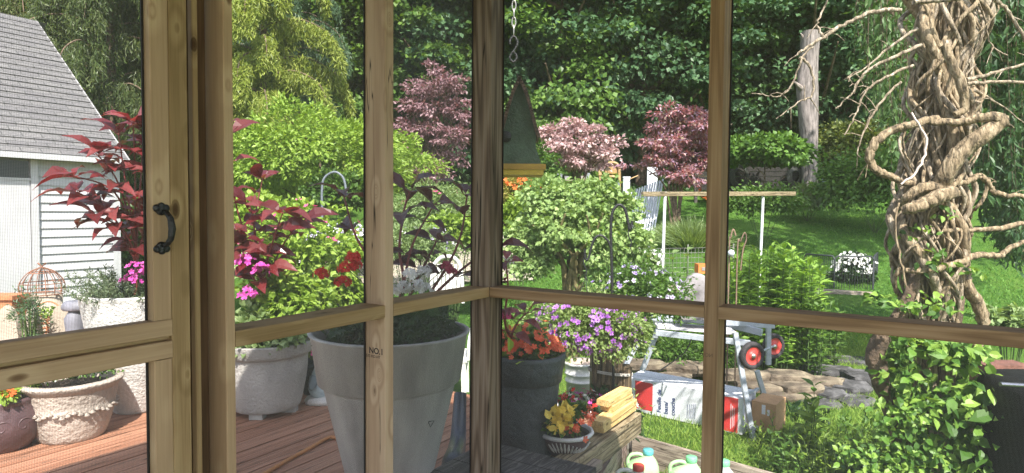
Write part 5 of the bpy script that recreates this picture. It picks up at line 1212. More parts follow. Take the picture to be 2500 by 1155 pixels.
def crate(px, py, Y, wpx, hpx, label, col, cat="bin", name="storage_bin", nm=None):
    a = at(px, py, Y); s = Y / FPX; w_, h_ = wpx * s, hpx * s; t = thing(name, label, cat, (a.x, Y, a.z), None); m = MB()
    pr = [(w_ * .42, 0), (w_ * .5, h_ * .85), (w_ * .54, h_ * .86), (w_ * .54, h_)]; m.lathe([(.001, .001)] + pr + [(w_ * .46, h_), (w_ * .4, h_ * .2)], 4 if cat == "bin" else 20, (a.x, Y, a.z), 0, False, 1.3 if cat == "bin" else 1, .9, R=Matrix.Rotation(math.pi / 4, 3, 'Z') if cat == "bin" else None); m.build("tub", plain(nm or "tub_" + name, col, .5, .15), t); return t
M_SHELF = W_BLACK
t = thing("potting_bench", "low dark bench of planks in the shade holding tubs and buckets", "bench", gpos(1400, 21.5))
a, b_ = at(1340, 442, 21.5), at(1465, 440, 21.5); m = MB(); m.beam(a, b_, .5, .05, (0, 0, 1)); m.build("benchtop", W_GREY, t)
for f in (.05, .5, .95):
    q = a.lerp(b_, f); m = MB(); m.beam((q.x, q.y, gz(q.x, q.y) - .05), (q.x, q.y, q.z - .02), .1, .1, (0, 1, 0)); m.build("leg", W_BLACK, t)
zt_ = a.z + .026
for px, wp, hp, col, lb, ct, nm in ((1365, 20, 16, (.28, .30, .33), "grey tub at the left end of the shaded bench", "bin", "storage_bin"), (1384, 13, 10, (.35, .36, .38), "small pale tub second from the left on the bench", "bin", "storage_bin"), (1423, 16, 11, (.4, .38, .33), "tan tub beside the maple stems on the bench", "bin", "storage_bin"), (1434, 12, 18, (.32, .36, .4), "pale bucket at the right end of the bench", "bucket", "bucket")):
    p_ = at(px, 440, 21.5); tt = crate(px, 440, 21.5, wp, hp, lb, col, ct, nm, "tub_%d" % px); 
    tt.location.z = zt_ if abs(tt.location.z - zt_) < .3 else tt.location.z
a = at(1465, 418, 21.2); m = MB(); g = gz(a.x, 21.2); m.box((a.x, 21.2, a.z), (.11, .05, .28)); m.box((a.x, 21.22, (g + a.z) / 2 - .05), (.05, .04, a.z - g)); tag(m.build("feeder_board", M_BAMBOO), "tan slotted board on a stake left of the rattan chair", "board")
# coiled hoses on the fence below the vine mound
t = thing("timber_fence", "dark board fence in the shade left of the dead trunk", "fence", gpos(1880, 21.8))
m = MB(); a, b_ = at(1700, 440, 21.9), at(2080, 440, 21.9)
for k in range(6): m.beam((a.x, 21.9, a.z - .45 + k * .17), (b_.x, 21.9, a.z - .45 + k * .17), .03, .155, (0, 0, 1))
m.build("boards", plain('shade_dark_board', (.02, .018, .016), .9, .3), t)  # near-black colour paints in the deep shade over the boards
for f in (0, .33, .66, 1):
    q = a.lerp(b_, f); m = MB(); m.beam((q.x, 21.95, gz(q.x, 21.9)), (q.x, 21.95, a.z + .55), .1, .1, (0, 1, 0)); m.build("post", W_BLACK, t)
for px, r_, lb in ((1805, .32, "coil of wire hose hanging on the dark fence near the brown stud"), (1940, .26, "coiled green hose on the dark fence just left of the dead trunk")):
    q = at(px, 430, 21.75); m = MB()
    for k in range(5): m.tube([(q.x + (r_ - .03 * k) * math.cos(s), q.y - .02 * k, q.z + (r_ * 1.25 - .03 * k) * math.sin(s)) for s in np.linspace(0, 6.283, 30)], .014, 6)
    tag(m.build("coiled_hose", plain("hose_%d" % px, (.07, .075, .065), .5, .2)), lb, "hose", "hoses hung on the fence")
a = at(2013, 448, 20.5); m = MB(); m.lathe(smooth_prof([(.001, -.22), (.13, -.22), (.17, .0), (.2, .2)], 3), 18, a); tag(m.build("bucket", plain("pale_blue_bucket", (.25, .30, .34), .5, .1)), "pale blue bucket to the right of the dead trunk", "bucket")

# ------------------------------------------------------------------ middle garden
# round headed shrub on twisted stems, straight ahead
c = at(1405, 575, 7.4); s = 7.4 / FPX
t = thing("standard_shrub", "round topped light green shrub on twisted bare stems in the middle of the garden", "shrub", (at(1390, 700, 7.4).x, 7.4, gz(0, 7.4)))
m = MB(); b = Vector((at(1395, 700, 7.4).x, 7.4, -.55))
for i in range(9):
    a = i * .7; e = Vector((c.x + .55 * math.cos(a) * random.uniform(.5, 1), 7.4 + .5 * math.sin(a), c.z + random.uniform(-.1, .35))); k1 = at(1400 + 22 * math.cos(a), 690, 7.4 + .1 * math.sin(a))
    q = [b + Vector((.03 * math.cos(a), .03 * math.sin(a), 0)), k1, k1.lerp(e, .3) + Vector((random.uniform(-.1, .1), 0, .03)), k1.lerp(e, .6) + Vector((random.uniform(-.1, .1), 0, .05)), e]; m.tube(spl(q, 5), [.04, .035, .02, .01], 7)
m.build("stems", plain("olive_bark", (.17, .14, .06), .9, .3, 20, .6), t)
m = MB(); P = []; O = []
for (px, py, rx, rz, nc) in ((1400, 570, 135, 80, 120), (1330, 475, 52, 42, 45), (1450, 480, 50, 44, 40), (1520, 505, 38, 30, 20), (1290, 580, 52, 40, 30), (1300, 640, 50, 25, 16), (1515, 590, 62, 45, 34), (1490, 650, 60, 26, 18), (1395, 520, 60, 40, 16)):
    q = at(px, py, 7.4); p, o = clumps(tuple(q), (rx * s, rx * s * .85, rz * s), nc, 40, .15, .45, -.9, .6); P.append(p); O.append(o)
p = np.concatenate(P); o = np.concatenate(O); leafing(m, p, o, .052, LOBED, .95, .5, .45); m.build("crown", leafmat("currant_leaf", [(.16, .26, .08), (.27, .39, .13), (.38, .50, .20)]), t, origin=c)

# low wire fence round the vegetable bed
t = thing("wire_fence", "low wire mesh fence in front of the seedlings, left of the brown stud", "fence", at(1640, 700, 8.8))
m = MB(); x0, x1 = at(1560, 640, 8.6), at(1790, 640, 9.2); zt = at(1600, 606, 8.8).z; zl = at(1600, 690, 8.8).z
for k in range(8): m.tube([(x0.x, x0.y, zl + (zt - zl) * k / 7), (x1.x, x1.y, zl + (zt - zl) * k / 7)], .0035, 4)
for k in range(27): q = x0.lerp(x1, k / 26); m.tube([(q.x, q.y, zl), (q.x, q.y, zt)], .003, 4)
m.build("mesh_panel", M_STEEL, t); 
for f in (0, .5, 1): q = x0.lerp(x1, f); m = MB(); m.tube([(q.x, q.y, gz(0, q.y)), (q.x, q.y, zt + .05)], .012, 6); m.build("post", M_STEEL, t)
t = tag(board("bed_timber", at(1560, 712, 8.0), at(1800, 708, 8.3), .18, .14, (0, 0, 1), W_GREY, None, .006), "grey landscape timber in front of the wire fence", "timber")
def stalky(label, px, pytop, Y, leaf=.13, mat=L_PALE, n=9):
    g = gpos(px, Y); top = at(px, pytop, Y); t = thing("seedling", label, "plant", g, "tall seedlings behind the wire fence"); m = MB(); m.tube([g, g.lerp(top, .5) + Vector((.01, 0, 0)), top], [.012, .006], 6); m.build("stem", STEM_G, t)
    m = MB(); P = []; D = []
    for i in range(n):
        f = .45 + .55 * i / (n - 1); a = i * 2.4; P.append(tuple(g.lerp(top, f))); D.append((math.cos(a), math.sin(a), .1 + .4 * (f > .9)))
    m.scatter(OVATE, np.array(P), unit(np.array(D)), unit(rnd(n) * .2 + [0, 0, 1]), leaf * (.7 + .5 * RNG.random(n)), leaf * .7); m.build("leaves", mat, t)
for px, py, lb in ((1606, 625, "seedling left of the white pipe"), (1642, 618, "seedling just right of the white pipe"), (1678, 610, "tallest seedling midway between the white pipe and the brown stud"), (1722, 616, "seedling beside the brown stud")): stalky(lb, px, py, 8.5)
gbush("pale leafy tangle with white blooms at the left end of the wire fence", 1585, 640, 8.2, 30, 32, 700, .06, L_PALE, blo=[P_WHITE], nb=24, bs=.05)

# tall lime perennials right of the brown stud
def perennial(label, px0, px1, ytop, Y, n, seed, mat=None, group=None, name="tall_perennial", leaf=.11, hpx=None):
    r = random.Random(seed); g = gpos((px0 + px1) / 2, Y); t = thing(name, label, "plant", g, group); m = MB(); st = MB(); P = []; D = []
    for i in range(n):
        px = r.uniform(px0, px1); yy = Y + r.uniform(-.45, .45); b = gpos(px, yy); f = abs((px - (px0 + px1) / 2) / ((px1 - px0) / 2)); tp = at(px + r.uniform(-15, 15), ytop + r.uniform(0, 60) + 55 * f * f, yy)
        q = spl([b, b.lerp(tp, .5) + Vector((r.uniform(-.03, .03), 0, 0)), tp], 5); st.tube(q, [.007, .003], 5, 0, False)
        L_ = (tp - b).length; k = int(L_ / .035)
        for j in range(k):
            fr = .12 + .88 * j / k; a = j * 1.57 + i; e = .95 - .55 * max(0, fr - .5); P.append(tuple(q[0].lerp(q[-1], fr))); D.append((math.cos(a), math.sin(a), .35 + .9 * max(0, fr - .8) * 3))
    n_ = len(P); m.scatter(OVATE, np.array(P), unit(np.array(D) + rnd(n_) * .12), unit(rnd(n_) * .2 + [0, 0, 1]), leaf * (.7 + .6 * RNG.random(n_)), leaf * .42); m.build("leaves", mat or L_LIME, t, origin=g); st.build("stems", STEM_G, t, origin=g); return t
perennial("dense stand of tall lime green phlox right of the brown stud", 1785, 2010, 590, 7.6, 80, 2, leafmat("phlox_leaf", [(.13, .24, .03), (.21, .36, .05), (.30, .46, .10)]), leaf=.135)
perennial("darker lower phlox stems behind the saw stand wheels", 1890, 2050, 690, 7.5, 30, 3, L_MID, leaf=.12)
perennial("thin tall phlox shoots between the brown stud and the white pipe's foot", 1775, 1850, 575, 8.2, 16, 5, L_LIME, leaf=.10)
gbush("bluish green iris and forget-me-not bed under the saw stand", 1650, 855, 7.5, 150, 38, 3800, .09, L_MID, "iris_bed", DIAM, .3, blo=[P_LILAC], nb=9, bs=.035, cat="flowers")
# curly iron plant stakes by the stud
t = thing("plant_stake", "rusty curled iron stake with a glass ball beside the brown stud", "garden stake", gpos(1790, 6.2))
m = MB(); b = at(1780, 700, 6.2); b.z = -.5; m.tube(spl([b, at(1780, 620, 6.2), at(1784, 580, 6.2), at(1790, 560, 6.2), at(1796, 575, 6.2)], 6), .008, 6); b2 = at(1800, 700, 6.2); b2.z = -.5; m.tube(spl([b2, at(1800, 620, 6.2), at(1808, 590, 6.2), at(1818, 568, 6.2), at(1822, 585, 6.2), at(1814, 610, 6.2), at(1808, 660, 6.2)], 6), .007, 6); m.build("stake", plain("rusted_iron", (.20, .13, .09), .8, .3), t)
m = MB(); m.lathe([(.001, -.035), (.025, -.025), (.035, 0), (.025, .025), (.001, .035)], 16, at(1785, 618, 6.15)); m.build("glass_ball", plain("pale_glass", (.55, .58, .62), .1, .05), t)

# wire cage with white flowers
t = thing("wire_cage", "black folding wire pen round a white flowering shrub on the lawn", "wire pen", gpos(2070, 12.2))
M_CAGE = plain("black_wire", (.03, .035, .04), .5, .1)
def panel(a, b_, z0, z1, n=15):
    m = MB(); q = [Vector((a.x, a.y, z0)), Vector((a.x, a.y, z1 - .06)), Vector((a.x, a.y, z1)).lerp(Vector((b_.x, b_.y, z1)), .06), Vector((b_.x, b_.y, z1)).lerp(Vector((a.x, a.y, z1)), .06), Vector((b_.x, b_.y, z1 - .06)), Vector((b_.x, b_.y, z0)), Vector((a.x, a.y, z0))]; m.tube(q, .017, 6)
    for k in range(1, n): p = a.lerp(b_, k / n); m.tube([(p.x, p.y, z0), (p.x, p.y, z1 - .02)], .005, 4)
    m.build("panel", M_CAGE, t)
za, zb_ = at(2085, 716, 12).z, at(2085, 626, 12).z
panel(at(2036, 700, 12.0), at(2131, 700, 12.0), za, zb_); panel(at(1962, 700, 12.6), at(2036, 700, 12.0), za, zb_); panel(at(2131, 700, 12.0), at(2140, 700, 13.2), za, zb_)
gbush("white flowering shrub inside the black wire pen", 2082, 665, 12.6, 42, 45, 1700, .09, L_DARK, blo=[P_WHITE], nb=110, bs=.07, top=.1)
t = tag(board("bed_timber", at(1985, 712, 11.6), at(2135, 722, 11.6), .15, .12, (0, 0, 1), W_GREY, None, .006), "low timber along the foot of the black wire pen", "timber")

# stone edging
M_ROCK = plain("mossy_flagstone", (.13, .10, .07), .9, .35, 7, 1, 24, col2=(.27, .225, .155)); M_ROCKD = plain("dark_slate_rock", (.06, .058, .06), .85, .35, 8, 1, 24, col2=(.15, .147, .15))
rock_n = [0]
def rock(px, py, Y, wpx, hpx, dep, mat, label, yaw=0, tilt=0):
    c = at(px, py, Y); s = Y / FPX; w_, h_ = wpx * s / 2, hpx * s / 2; m = MB(); r = random.Random(px * 3 + py)
    n = 11; prof = []
    ang_ = np.linspace(0, 6.283, n, endpoint=False); outl = np.array([(1 + r.uniform(-.22, .2)) for _ in range(n)]); V_ = []
    for z, k in ((-1, .80), (-.4, .96), (.45, 1.0), (.85, .97), (1, .86)):
        jit = np.array([r.uniform(-.04, .04) for _ in range(n)]); rr = outl * k + jit; sq = lambda q: np.sign(q) * np.abs(q) ** .7
        V_.append(np.column_stack([w_ * rr * sq(np.cos(ang_)), dep / 2 * rr * sq(np.sin(ang_)), np.full(n, z * h_) + jit * h_ * 5]))
    V_ = np.concatenate(V_ + [np.array([[0, 0, h_ * 1.02]])]); R = np.array(Matrix.Rotation(yaw, 3, 'Z') @ Matrix.Rotation(tilt, 3, 'Y'))
    V_ = V_ @ R.T + np.array(tuple(c)); i, j = np.meshgrid(np.arange(4), np.arange(n), indexing='ij'); i = i.ravel(); j = j.ravel(); k = (j + 1) % n
    m.arr(V_, np.stack([i * n + j, i * n + k, (i + 1) * n + k, (i + 1) * n + j], 1), 0, False); top = len(V_) - 1
    m.idx.append(np.array([[4 * n + q, 4 * n + (q + 1) % n, top] for q in range(n)]).ravel()); m.tot.append(np.full(n, 3)); m.mi.append(np.full(n, 0)); m.sm.append(np.full(n, False))
    o = m.build("edging_stone", mat, origin=tuple(c)); tag(o, label, "stone", "stones edging the flower bed"); return o
RK = [(1560, 892, 6.9, 130, 22, "long pale stone behind the left end of the carton", 0), (1690, 900, 6.9, 120, 26, "pale stone hidden in part by the brown stud, upper row", 0), (1640, 925, 6.7, 110, 22, "pale stone in the lower row behind the carton", 0),
  (1800, 918, 6.8, 130, 30, "mossy stone just right of the brown stud, behind the near wheel", 0), (1912, 922, 6.8, 120, 26, "broad mossy stone beneath the far wheel", 0), (1852, 945, 6.6, 120, 24, "tan stone between the saw stand's right legs", 0),
  (1950, 950, 6.5, 110, 26, "tan stone right of the saw stand, lower row", 0), (2000, 935, 6.75, 110, 20, "flat grey stone, middle of the heap", .1), (1925, 968, 6.4, 110, 22, "lowest brown stone right of the saw stand", 0)]
RD = [(2010, 962, 6.5, 90, 24, "dark stone at the right end of the lower row", 0), (2060, 950, 6.7, 100, 30, "dark slate slab under the top of the heap", .2), (2085, 985, 6.3, 90, 24, "dark stone low at the right of the heap", 0), (2035, 915, 7.3, 120, 30, "wide grey slab near the top of the heap", -.2),
  (2075, 890, 7.9, 110, 26, "charcoal slab second from the top of the heap", -.25), (2060, 868, 8.4, 90, 20, "topmost dark slab of the heap", -.2), (2105, 925, 7.0, 90, 30, "dark boulder on the heap's right shoulder", 0), (2010, 990, 6.2, 90, 22, "dark flat stone at the foot of the heap", 0)]
for a in RK: rock(a[0], a[1], a[2], a[3] * 1.06, a[4] * .95, .34, M_ROCK, a[5], a[6])
for a in RD: rock(a[0], a[1], a[2], a[3] * 1.1, a[4] * 1.05, .42, M_ROCKD, a[5], a[6])

# left middle garden seen through the two middle screens
gbush("pale green feathery flower bed between the stamped stud and the corner post", 1060, 520, 11, 110, 60, 9000, .09, L_PALE, "flower_bed", DIAM, .3, blo=[P_PINK], nb=10, bs=.06, cat="flowers")
gbush("meadowy bed of pale spires above the white chair back", 1010, 600, 8.6, 95, 48, 5200, .075, L_PALE, "flower_bed", DIAM, .3, blo=[P_WHITE, P_LILAC], nb=16, bs=.05, cat="flowers")
gbush("lime green shrub low beside the white chair back", 1110, 575, 9.6, 75, 45, 3600, .085, L_LIME, "shrub", OVATE)
gbush("dark green shrub below the lime mound, left of the stamped stud", 830, 470, 11.5, 65, 50, 4200, .09, L_MID)
gbush("bed of white and lilac flowers left of the stamped stud", 830, 590, 8.2, 85, 36, 3000, .06, L_PALE, "flower_bed", DIAM, .4, blo=[P_WHITE, P_LILAC], nb=120, bs=.05, cat="flowers")
gbush("bright shrub behind the red amaranth in the stone pot", 640, 545, 9.5, 110, 60, 6500, .09, L_LIME, "shrub", OVATE)
gbush("leafy bed with magenta blooms behind the stone pot's red stems", 690, 640, 7.0, 90, 45, 3000, .07, L_PALE, "flower_bed", OVATE, blo=[P_MAG, P_WHITE], nb=70, bs=.06, cat="flowers")
gbush("green bush behind the red geraniums", 820, 725, 5.4, 70, 45, 2400, .06, L_LIME, "shrub", OVATE)
gbush("orange lily bed just right of the corner post, under the birdhouse", 1265, 470, 12.5, 48, 42, 3600, .09, leafmat("lily_bed_leaf", [(.2, .22, .04), (.3, .3, .07), (.4, .34, .1)]), "lily_bed", DIAM, .3, blo=[P_ORANGE], nb=60, bs=.09, cat="flowers")
gbush("lime yellow bed below the orange lilies", 1268, 540, 10.5, 55, 50, 4200, .09, L_LIME, "flower_bed", DIAM, .4, cat="flowers")
gbush("green hedge behind the shed corner", 330, 640, 11, 110, 130, 7000, .10, L_MID)
gbush("leafy strip between the purple maple and the lime mound", 985, 420, 16, 60, 60, 3500, .11, L_LIME)
gbush("green bush under the birdhouse roof edge", 1300, 420, 18, 60, 60, 3500, .12, L_MID)
# white plastic chair
t = thing("garden_chair", "white plastic garden chair with a slatted fan back, seen left of the corner post", "chair", (at(1088, 700, 6.6).x, 6.6, -.5))
M_WPL = plain("white_plastic_chair", (.78, .77, .74), .4, .03); m = MB(); Y = 6.6
q = spl([at(1052, 740, Y), at(1056, 660, Y), at(1072, 632, Y), at(1092, 626, Y), at(1112, 632, Y), at(1126, 660, Y), at(1130, 740, Y)], 6); m.tube(q, .02, 8)
m.build("back_frame", M_WPL, t)
m = MB()
for k in range(7):
    f = (k + 1) / 8; b0 = at(1060 + 64 * f, 735, Y); b1 = at(1050 + 84 * f, 642 + 40 * (f - .5) ** 2 * 1.2, Y); m.beam(b0, b1, .032, .012, (0, 1, 0))
m.build("slats", M_WPL, t)
m = MB(); c = at(1092, 742, Y - .25); zs = -.07; m.box((c.x, Y - .25, zs), (.44, .46, .04)); m.build("seat", M_WPL, t)
for dx, dy in ((-.19, -.2), (.19, -.2), (-.19, .2), (.19, .2)): m = MB(); m.beam((c.x + dx, Y - .25 + dy, -.5), (c.x + dx * .95, Y - .25 + dy, zs), .045, .045, (0, 1, 0)); m.build("leg", M_WPL, t)
m = MB()
for s_ in (-1, 1): m.tube(spl([(c.x + s_ * .23, Y - .45, zs), (c.x + s_ * .24, Y - .44, .12), (c.x + s_ * .24, Y - .1, .16), (c.x + s_ * .22, Y, .14)], 5), .02, 8)
m.build("arms", M_WPL, t)
# pale path / patio edge
def strip(name, pts, z, mat, th=.006):
    m = MB(); P = [Vector(p) for p in pts]; vs = [(p.x, p.y, z + gz(p.x, p.y)) for p in P]; m.raw(vs, [list(range(len(vs)))]); o = m.build(name, mat, origin=vs[0]); return struct(o)
M_PATH = plain("pale_gravel", (.42, .36, .30), .95, .25, 25, .6, 60)
strip("path", [onz(560, 690, -.5) + Vector((-1, 0, 0)), onz(1330, 690, -.5), onz(1300, 750, -.5) , onz(560, 760, -.5) + Vector((-1, 0, 0))], .012, M_PATH)

# tall tree standing outside the frame on the right: its crown shades the far lawn
crown_tree("shade_tree", "tall broadleaf tree right of the view, its crown shading the far lawn", "tree", (14.5, 8.5, -.4), 9.0, (11.0, 9.5, 11.2), (4.8, 5.2, 2.6), 7500, .26, F_G1, ncl=70, cr_=.9, r0=.3, nb=12, shell=.1, bottom=-1, flat=.4, fork=.7)

# ------------------------------------------------------------------ vine column at the right
YV = 3.9
M_VINE = plain("vine_bark", (.27, .20, .12), .85, .5, 34, 1, 60, col2=(.46, .37, .25), stretch=(1.4, 1.4, .3)); M_VINED = plain("vine_bark_grey", (.33, .26, .18), .85, .45, 34, 1, 70, col2=(.56, .48, .38), stretch=(1.4, 1.4, .3))
b = at(2310, 1100, YV); b.z = -.5
t = thing("vine_column", "gnarled bundle of woody vine stems twisted round a square post, at the right", "vine", b)
pc_ = at(2318, 700, YV); m = MB(); m.beam((0, 0, 0), (3.6, 0, 0), .092, .092, (0, 0, 1), ch=.004); place("post", m.mesh("post", W_TIMBER), Mv(pc_.x, YV + .02, -.6), t)
def axis(z):  # px centre of the bundle by height in the picture
    return np.interp(z, [-100, 0, 200, 330, 480, 600, 700, 800, 1000, 1160], [2325, 2320, 2312, 2300, 2270, 2262, 2265, 2275, 2290, 2290])
r = random.Random(21); m1 = MB(); m2 = MB(); s_ = YV / FPX
for i in range(120):
    ph = r.uniform(0, 6.28); tw = r.choice((-1, 1)) * r.uniform(.4, 2.6); y0, y1 = (-110, r.uniform(500, 900)) if i % 3 else (r.uniform(100, 330), r.uniform(800, 1150))
    R_ = r.uniform(.04, .215); rad = r.uniform(.004, .015) if i > 8 else r.uniform(.022, .034); pts = []; k = int((y1 - y0) / 34)
    f1, f2 = r.uniform(.02, .05), r.uniform(0, 6)
    for j in range(k + 1):
        py = y0 + (y1 - y0) * j / k; a = ph + tw * j / 7; wide = np.interp(py, [0, 250, 420, 600, 800], [1.0, .85, .8, .9, .6]); rr = R_ * wide * (1 + .35 * math.sin(j * .9 + f2))
        q = at(float(axis(py)), py, YV); q += Vector((rr * math.cos(a) + r.uniform(-.011, .011), rr * .8 * math.sin(a), r.uniform(-.01, .01))); pts.append(q)
    (m1 if i % 2 else m2).tube(spl(pts, 3), [rad, rad * 1.1, rad * .8], 7, 0, True, True, .08)
m1.build("twisted_stems", M_VINE, t, origin=b); m2.build("twisted_stems", M_VINED, t, origin=b)
def limb(pts, rad, mat=M_VINE, n=10, tips=0, lump=.07, name="branch"):
    m = MB(); q = [at(p[0], p[1], YV + (p[2] if len(p) > 2 else -.12)) for p in pts]; qs = spl(q, 6)
    for i in range(2, len(qs) - 2): qs[i] = qs[i] + Vector((r.uniform(-1, 1), r.uniform(-1, 1), r.uniform(-1, 1))) * .006
    m.tube(qs, rad, n, 0, True, True, lump)
    for k in range(tips):
        i = r.randrange(len(qs) // 3, len(qs)); d = Vector((r.uniform(-1, 1), r.uniform(-.4, .4), r.uniform(-1, .6))).normalized() * r.uniform(.04, .14); m.tube([qs[i], qs[i] + d * .5 + Vector((0, 0, .01)), qs[i] + d], [.004, .0015], 5)
    m.build(name, mat, t, origin=b)
B = lambda *a, **k: limb(*a, **k)
B([(2448, 292, -.3), (2400, 330, -.28), (2350, 368, -.25), (2312, 420, -.22), (2290, 470, -.15), (2275, 530, 0)], [.042, .048, .046, .038], n=22)
B([(2452, 296, -.3), (2420, 286, -.3), (2380, 292, -.28), (2320, 300, -.25), (2260, 296, -.2)], [.034, .026, .022, .016], n=20)
B([(2445, 296, -.3), (2475, 312, -.3)], [.02, .003])
B([(2290, 290, -.2), (2240, 300, -.22), (2180, 318, -.2), (2140, 345, -.2), (2122, 385, -.18), (2140, 415, -.16), (2175, 432, -.14), (2210, 446, -.1), (2250, 452, 0)], [.020, .022, .024, .024, .022, .018, .016], n=20, tips=4)
B([(2330, 470, -.2), (2300, 475, -.24), (2270, 492, -.25), (2230, 508, -.24), (2205, 512, -.2)], [.034, .042, .036, .024], n=22)
B([(2300, 455, -.2), (2250, 460, -.2), (2215, 480, -.18), (2200, 500, -.1)], [.022, .028, .024, .016], n=20)
B([(2335, 452, -.15), (2370, 440, -.15), (2392, 430, -.12), (2412, 448, -.1), (2430, 470, -.1), (2470, 478, -.1), (2520, 476, -.1)], [.014, .018, .017, .014, .012], n=10, tips=4)
B([(2412, 446, -.1), (2404, 480, -.1), (2386, 505, -.1), (2372, 520, -.05), (2366, 550, 0)], [.012, .010, .008])
B([(2300, 562, -.15), (2370, 562, -.15), (2430, 558, -.12), (2480, 548, -.1), (2540, 540, -.1)], [.016, .014, .016, .012], n=10, tips=3)
B([(2210, 660, -.15), (2262, 662, -.18), (2330, 645, -.18), (2390, 622, -.15), (2440, 624, -.12), (2468, 602, -.1), (2520, 585, -.1)], [.014, .02, .019, .016, .012], n=10, tips=2)
B([(2320, 540, -.05), (2350, 600, -.02), (2350, 650, 0), (2362, 700, 0), (2385, 740, .02), (2402, 790, .05)], [.026, .03, .038, .036, .034], n=22)
B([(2250, 620, -.1), (2235, 680, -.12), (2200, 760, -.1), (2160, 810, -.1), (2140, 860, -.08), (2146, 920, -.05), (2170, 985, 0), (2200, 1080, 0)], [.02, .03, .04, .05, .054, .048, .05], M_BARK, n=22)
B([(2400, 840, -.1), (2370, 845, -.1), (2330, 862, -.05)], [.012, .03, .035])
B([(2200, 25, -.2), (2150, 25, -.2), (2090, 45, -.2), (2030, 78, -.2), (1975, 112, -.2), (1945, 135, -.2)], [.012, .012, .010, .006], M_VINED, n=8, tips=7)
B([(1990, 105, -.2), (1960, 140, -.2), (1930, 210, -.2), (1905, 235, -.2), (1870, 232, -.2), (1835, 228, -.2)], [.006, .005, .002], M_VINED, n=6, tips=3)
B([(1952, 140, -.2), (1980, 170, -.2), (1985, 230, -.2), (1950, 250, -.2), (1895, 290, -.2)], [.009, .006, .003], M_VINED, n=6, tips=3)
B([(2010, 90, -.2), (1995, 60, -.2), (2010, 20, -.2), (2030, -20, -.2)], [.007, .005], M_VINED, n=6, tips=3)
B([(2240, 70, -.15), (2180, 110, -.15), (2120, 160, -.15), (2060, 195, -.15)], [.010, .006, .003], M_VINED, n=7, tips=6)
B([(2250, 110, -.15), (2190, 135, -.15), (2110, 180, -.15), (2080, 230, -.15), (2040, 265, -.15)], [.012, .008, .003], M_VINED, n=7, tips=7)
B([(2230, 160, -.15), (2150, 195, -.15), (2110, 230, -.15), (2090, 280, -.15), (2062, 330, -.15)], [.009, .006, .003], M_VINED, n=7, tips=7)
B([(2200, 200, -.15), (2150, 250, -.15), (2120, 300, -.15), (2095, 360, -.15), (2100, 385, -.15)], [.008, .006, .002], M_VINED, n=6, tips=5)
B([(2360, 195, -.15), (2420, 180, -.12), (2520, 150, -.1)], [.012, .010, .008], M_VINED, n=8, tips=3)
B([(2360, 205, -.15), (2430, 200, -.12), (2520, 204, -.1)], [.012, .010, .010], M_VINED, n=8)
B([(2380, 220, -.15), (2430, 248, -.12), (2500, 300, -.1)], [.010, .006, .003], M_VINED, n=6, tips=2)
B([(2370, -20, -.15), (2430, 0, -.12), (2470, 40, -.1), (2500, 90, -.1), (2530, 130, -.1)], [.012, .010, .008], M_VINED, n=8, tips=3)
B([(2370, -20, -.15), (2400, 30, -.12), (2420, 110, -.1), (2460, 135, -.1)], [.009, .005, .003], M_VINED, n=6, tips=2)
B([(2230, 5, -.25), (2300, 0, -.25), (2345, -5, -.25)], [.014, .013], M_VINED, n=8)
B([(2305, 110, -.25), (2345, 200, -.27), (2355, 260, -.25), (2330, 280, -.25)], [.022, .026, .022, .016], n=20)
B([(2225, 275, -.28), (2260, 340, -.3), (2245, 410, -.3), (2200, 450, -.28)], [.006, .007, .006], plain("bleached_vine", (.62, .52, .46), .7, .1), n=7)
B([(2195, 495, -.2), (2185, 560, -.2), (2200, 640, -.2), (2212, 700, -.2)], [.006, .006], n=6)
B([(2230, 420, -.1), (2205, 360, -.2), (2215, 300, -.2)], [.006, .005], n=6)
B([(2345, 940, -.1), (2300, 960, -.15), (2260, 1010, -.1), (2250, 1060, 0)], [.010, .012, .008], M_VINED)
# leaves of the vine
L_VINE = leafmat("trumpet_vine_leaf", [(.04, .10, .02), (.09, .20, .03), (.18, .32, .05), (.28, .42, .08)])
def vleaves(regs, name="leaves", T=OVATE, mat=L_VINE, wr=.62):
    m = MB()
    for (px, py, rx, ry, n, sz, dy) in regs:
        s = (YV + dy) / FPX; c = at(px, py, YV + dy); d = sphere(n) * (RNG.random((n, 1)) ** .4); p = np.array(tuple(c)) + d * [rx * s, .16, ry * s]
        dd = unit(rnd(n) * [.8, .5, .4] + [0, -.25, -.35]); nr = unit(rnd(n) * .45 + [.1, -.55, .75]); z = sz * (.45 + .85 * RNG.random(n)); m.scatter(T, p, dd, nr, z, z * wr)
    m.build(name, mat, t, origin=b)
vleaves([(2190, 900, 55, 60, 150, .062, -.1), (2330, 860, 85, 45, 170, .085, -.15), (2230, 830, 70, 25, 90, .07, -.15), (2200, 1000, 90, 60, 240, .06, -.15), (2300, 980, 70, 70, 160, .08, -.2), (2400, 960, 60, 50, 70, .105, -.25), (2390, 1060, 55, 50, 90, .10, -.25), (2230, 1100, 120, 60, 330, .06, -.2), (2390, 1130, 60, 25, 60, .09, -.25), (2090, 1110, 60, 40, 110, .05, -.2), (2430, 1000, 40, 40, 26, .11, -.3), (2440, 1135, 60, 14, 40, .05, -.3)])
vleaves([(2160, 730, 40, 14, 40, .07, -.2), (2240, 740, 50, 30, 50, .06, -.2), (2280, 640, 40, 40, 40, .06, -.2), (2370, 660, 25, 14, 14, .07, -.2), (2240, 570, 30, 30, 22, .045, -.2), (2300, 520, 20, 20, 14, .04, -.2), (2320, 740, 40, 30, 26, .06, -.2)], "upper_leaves")

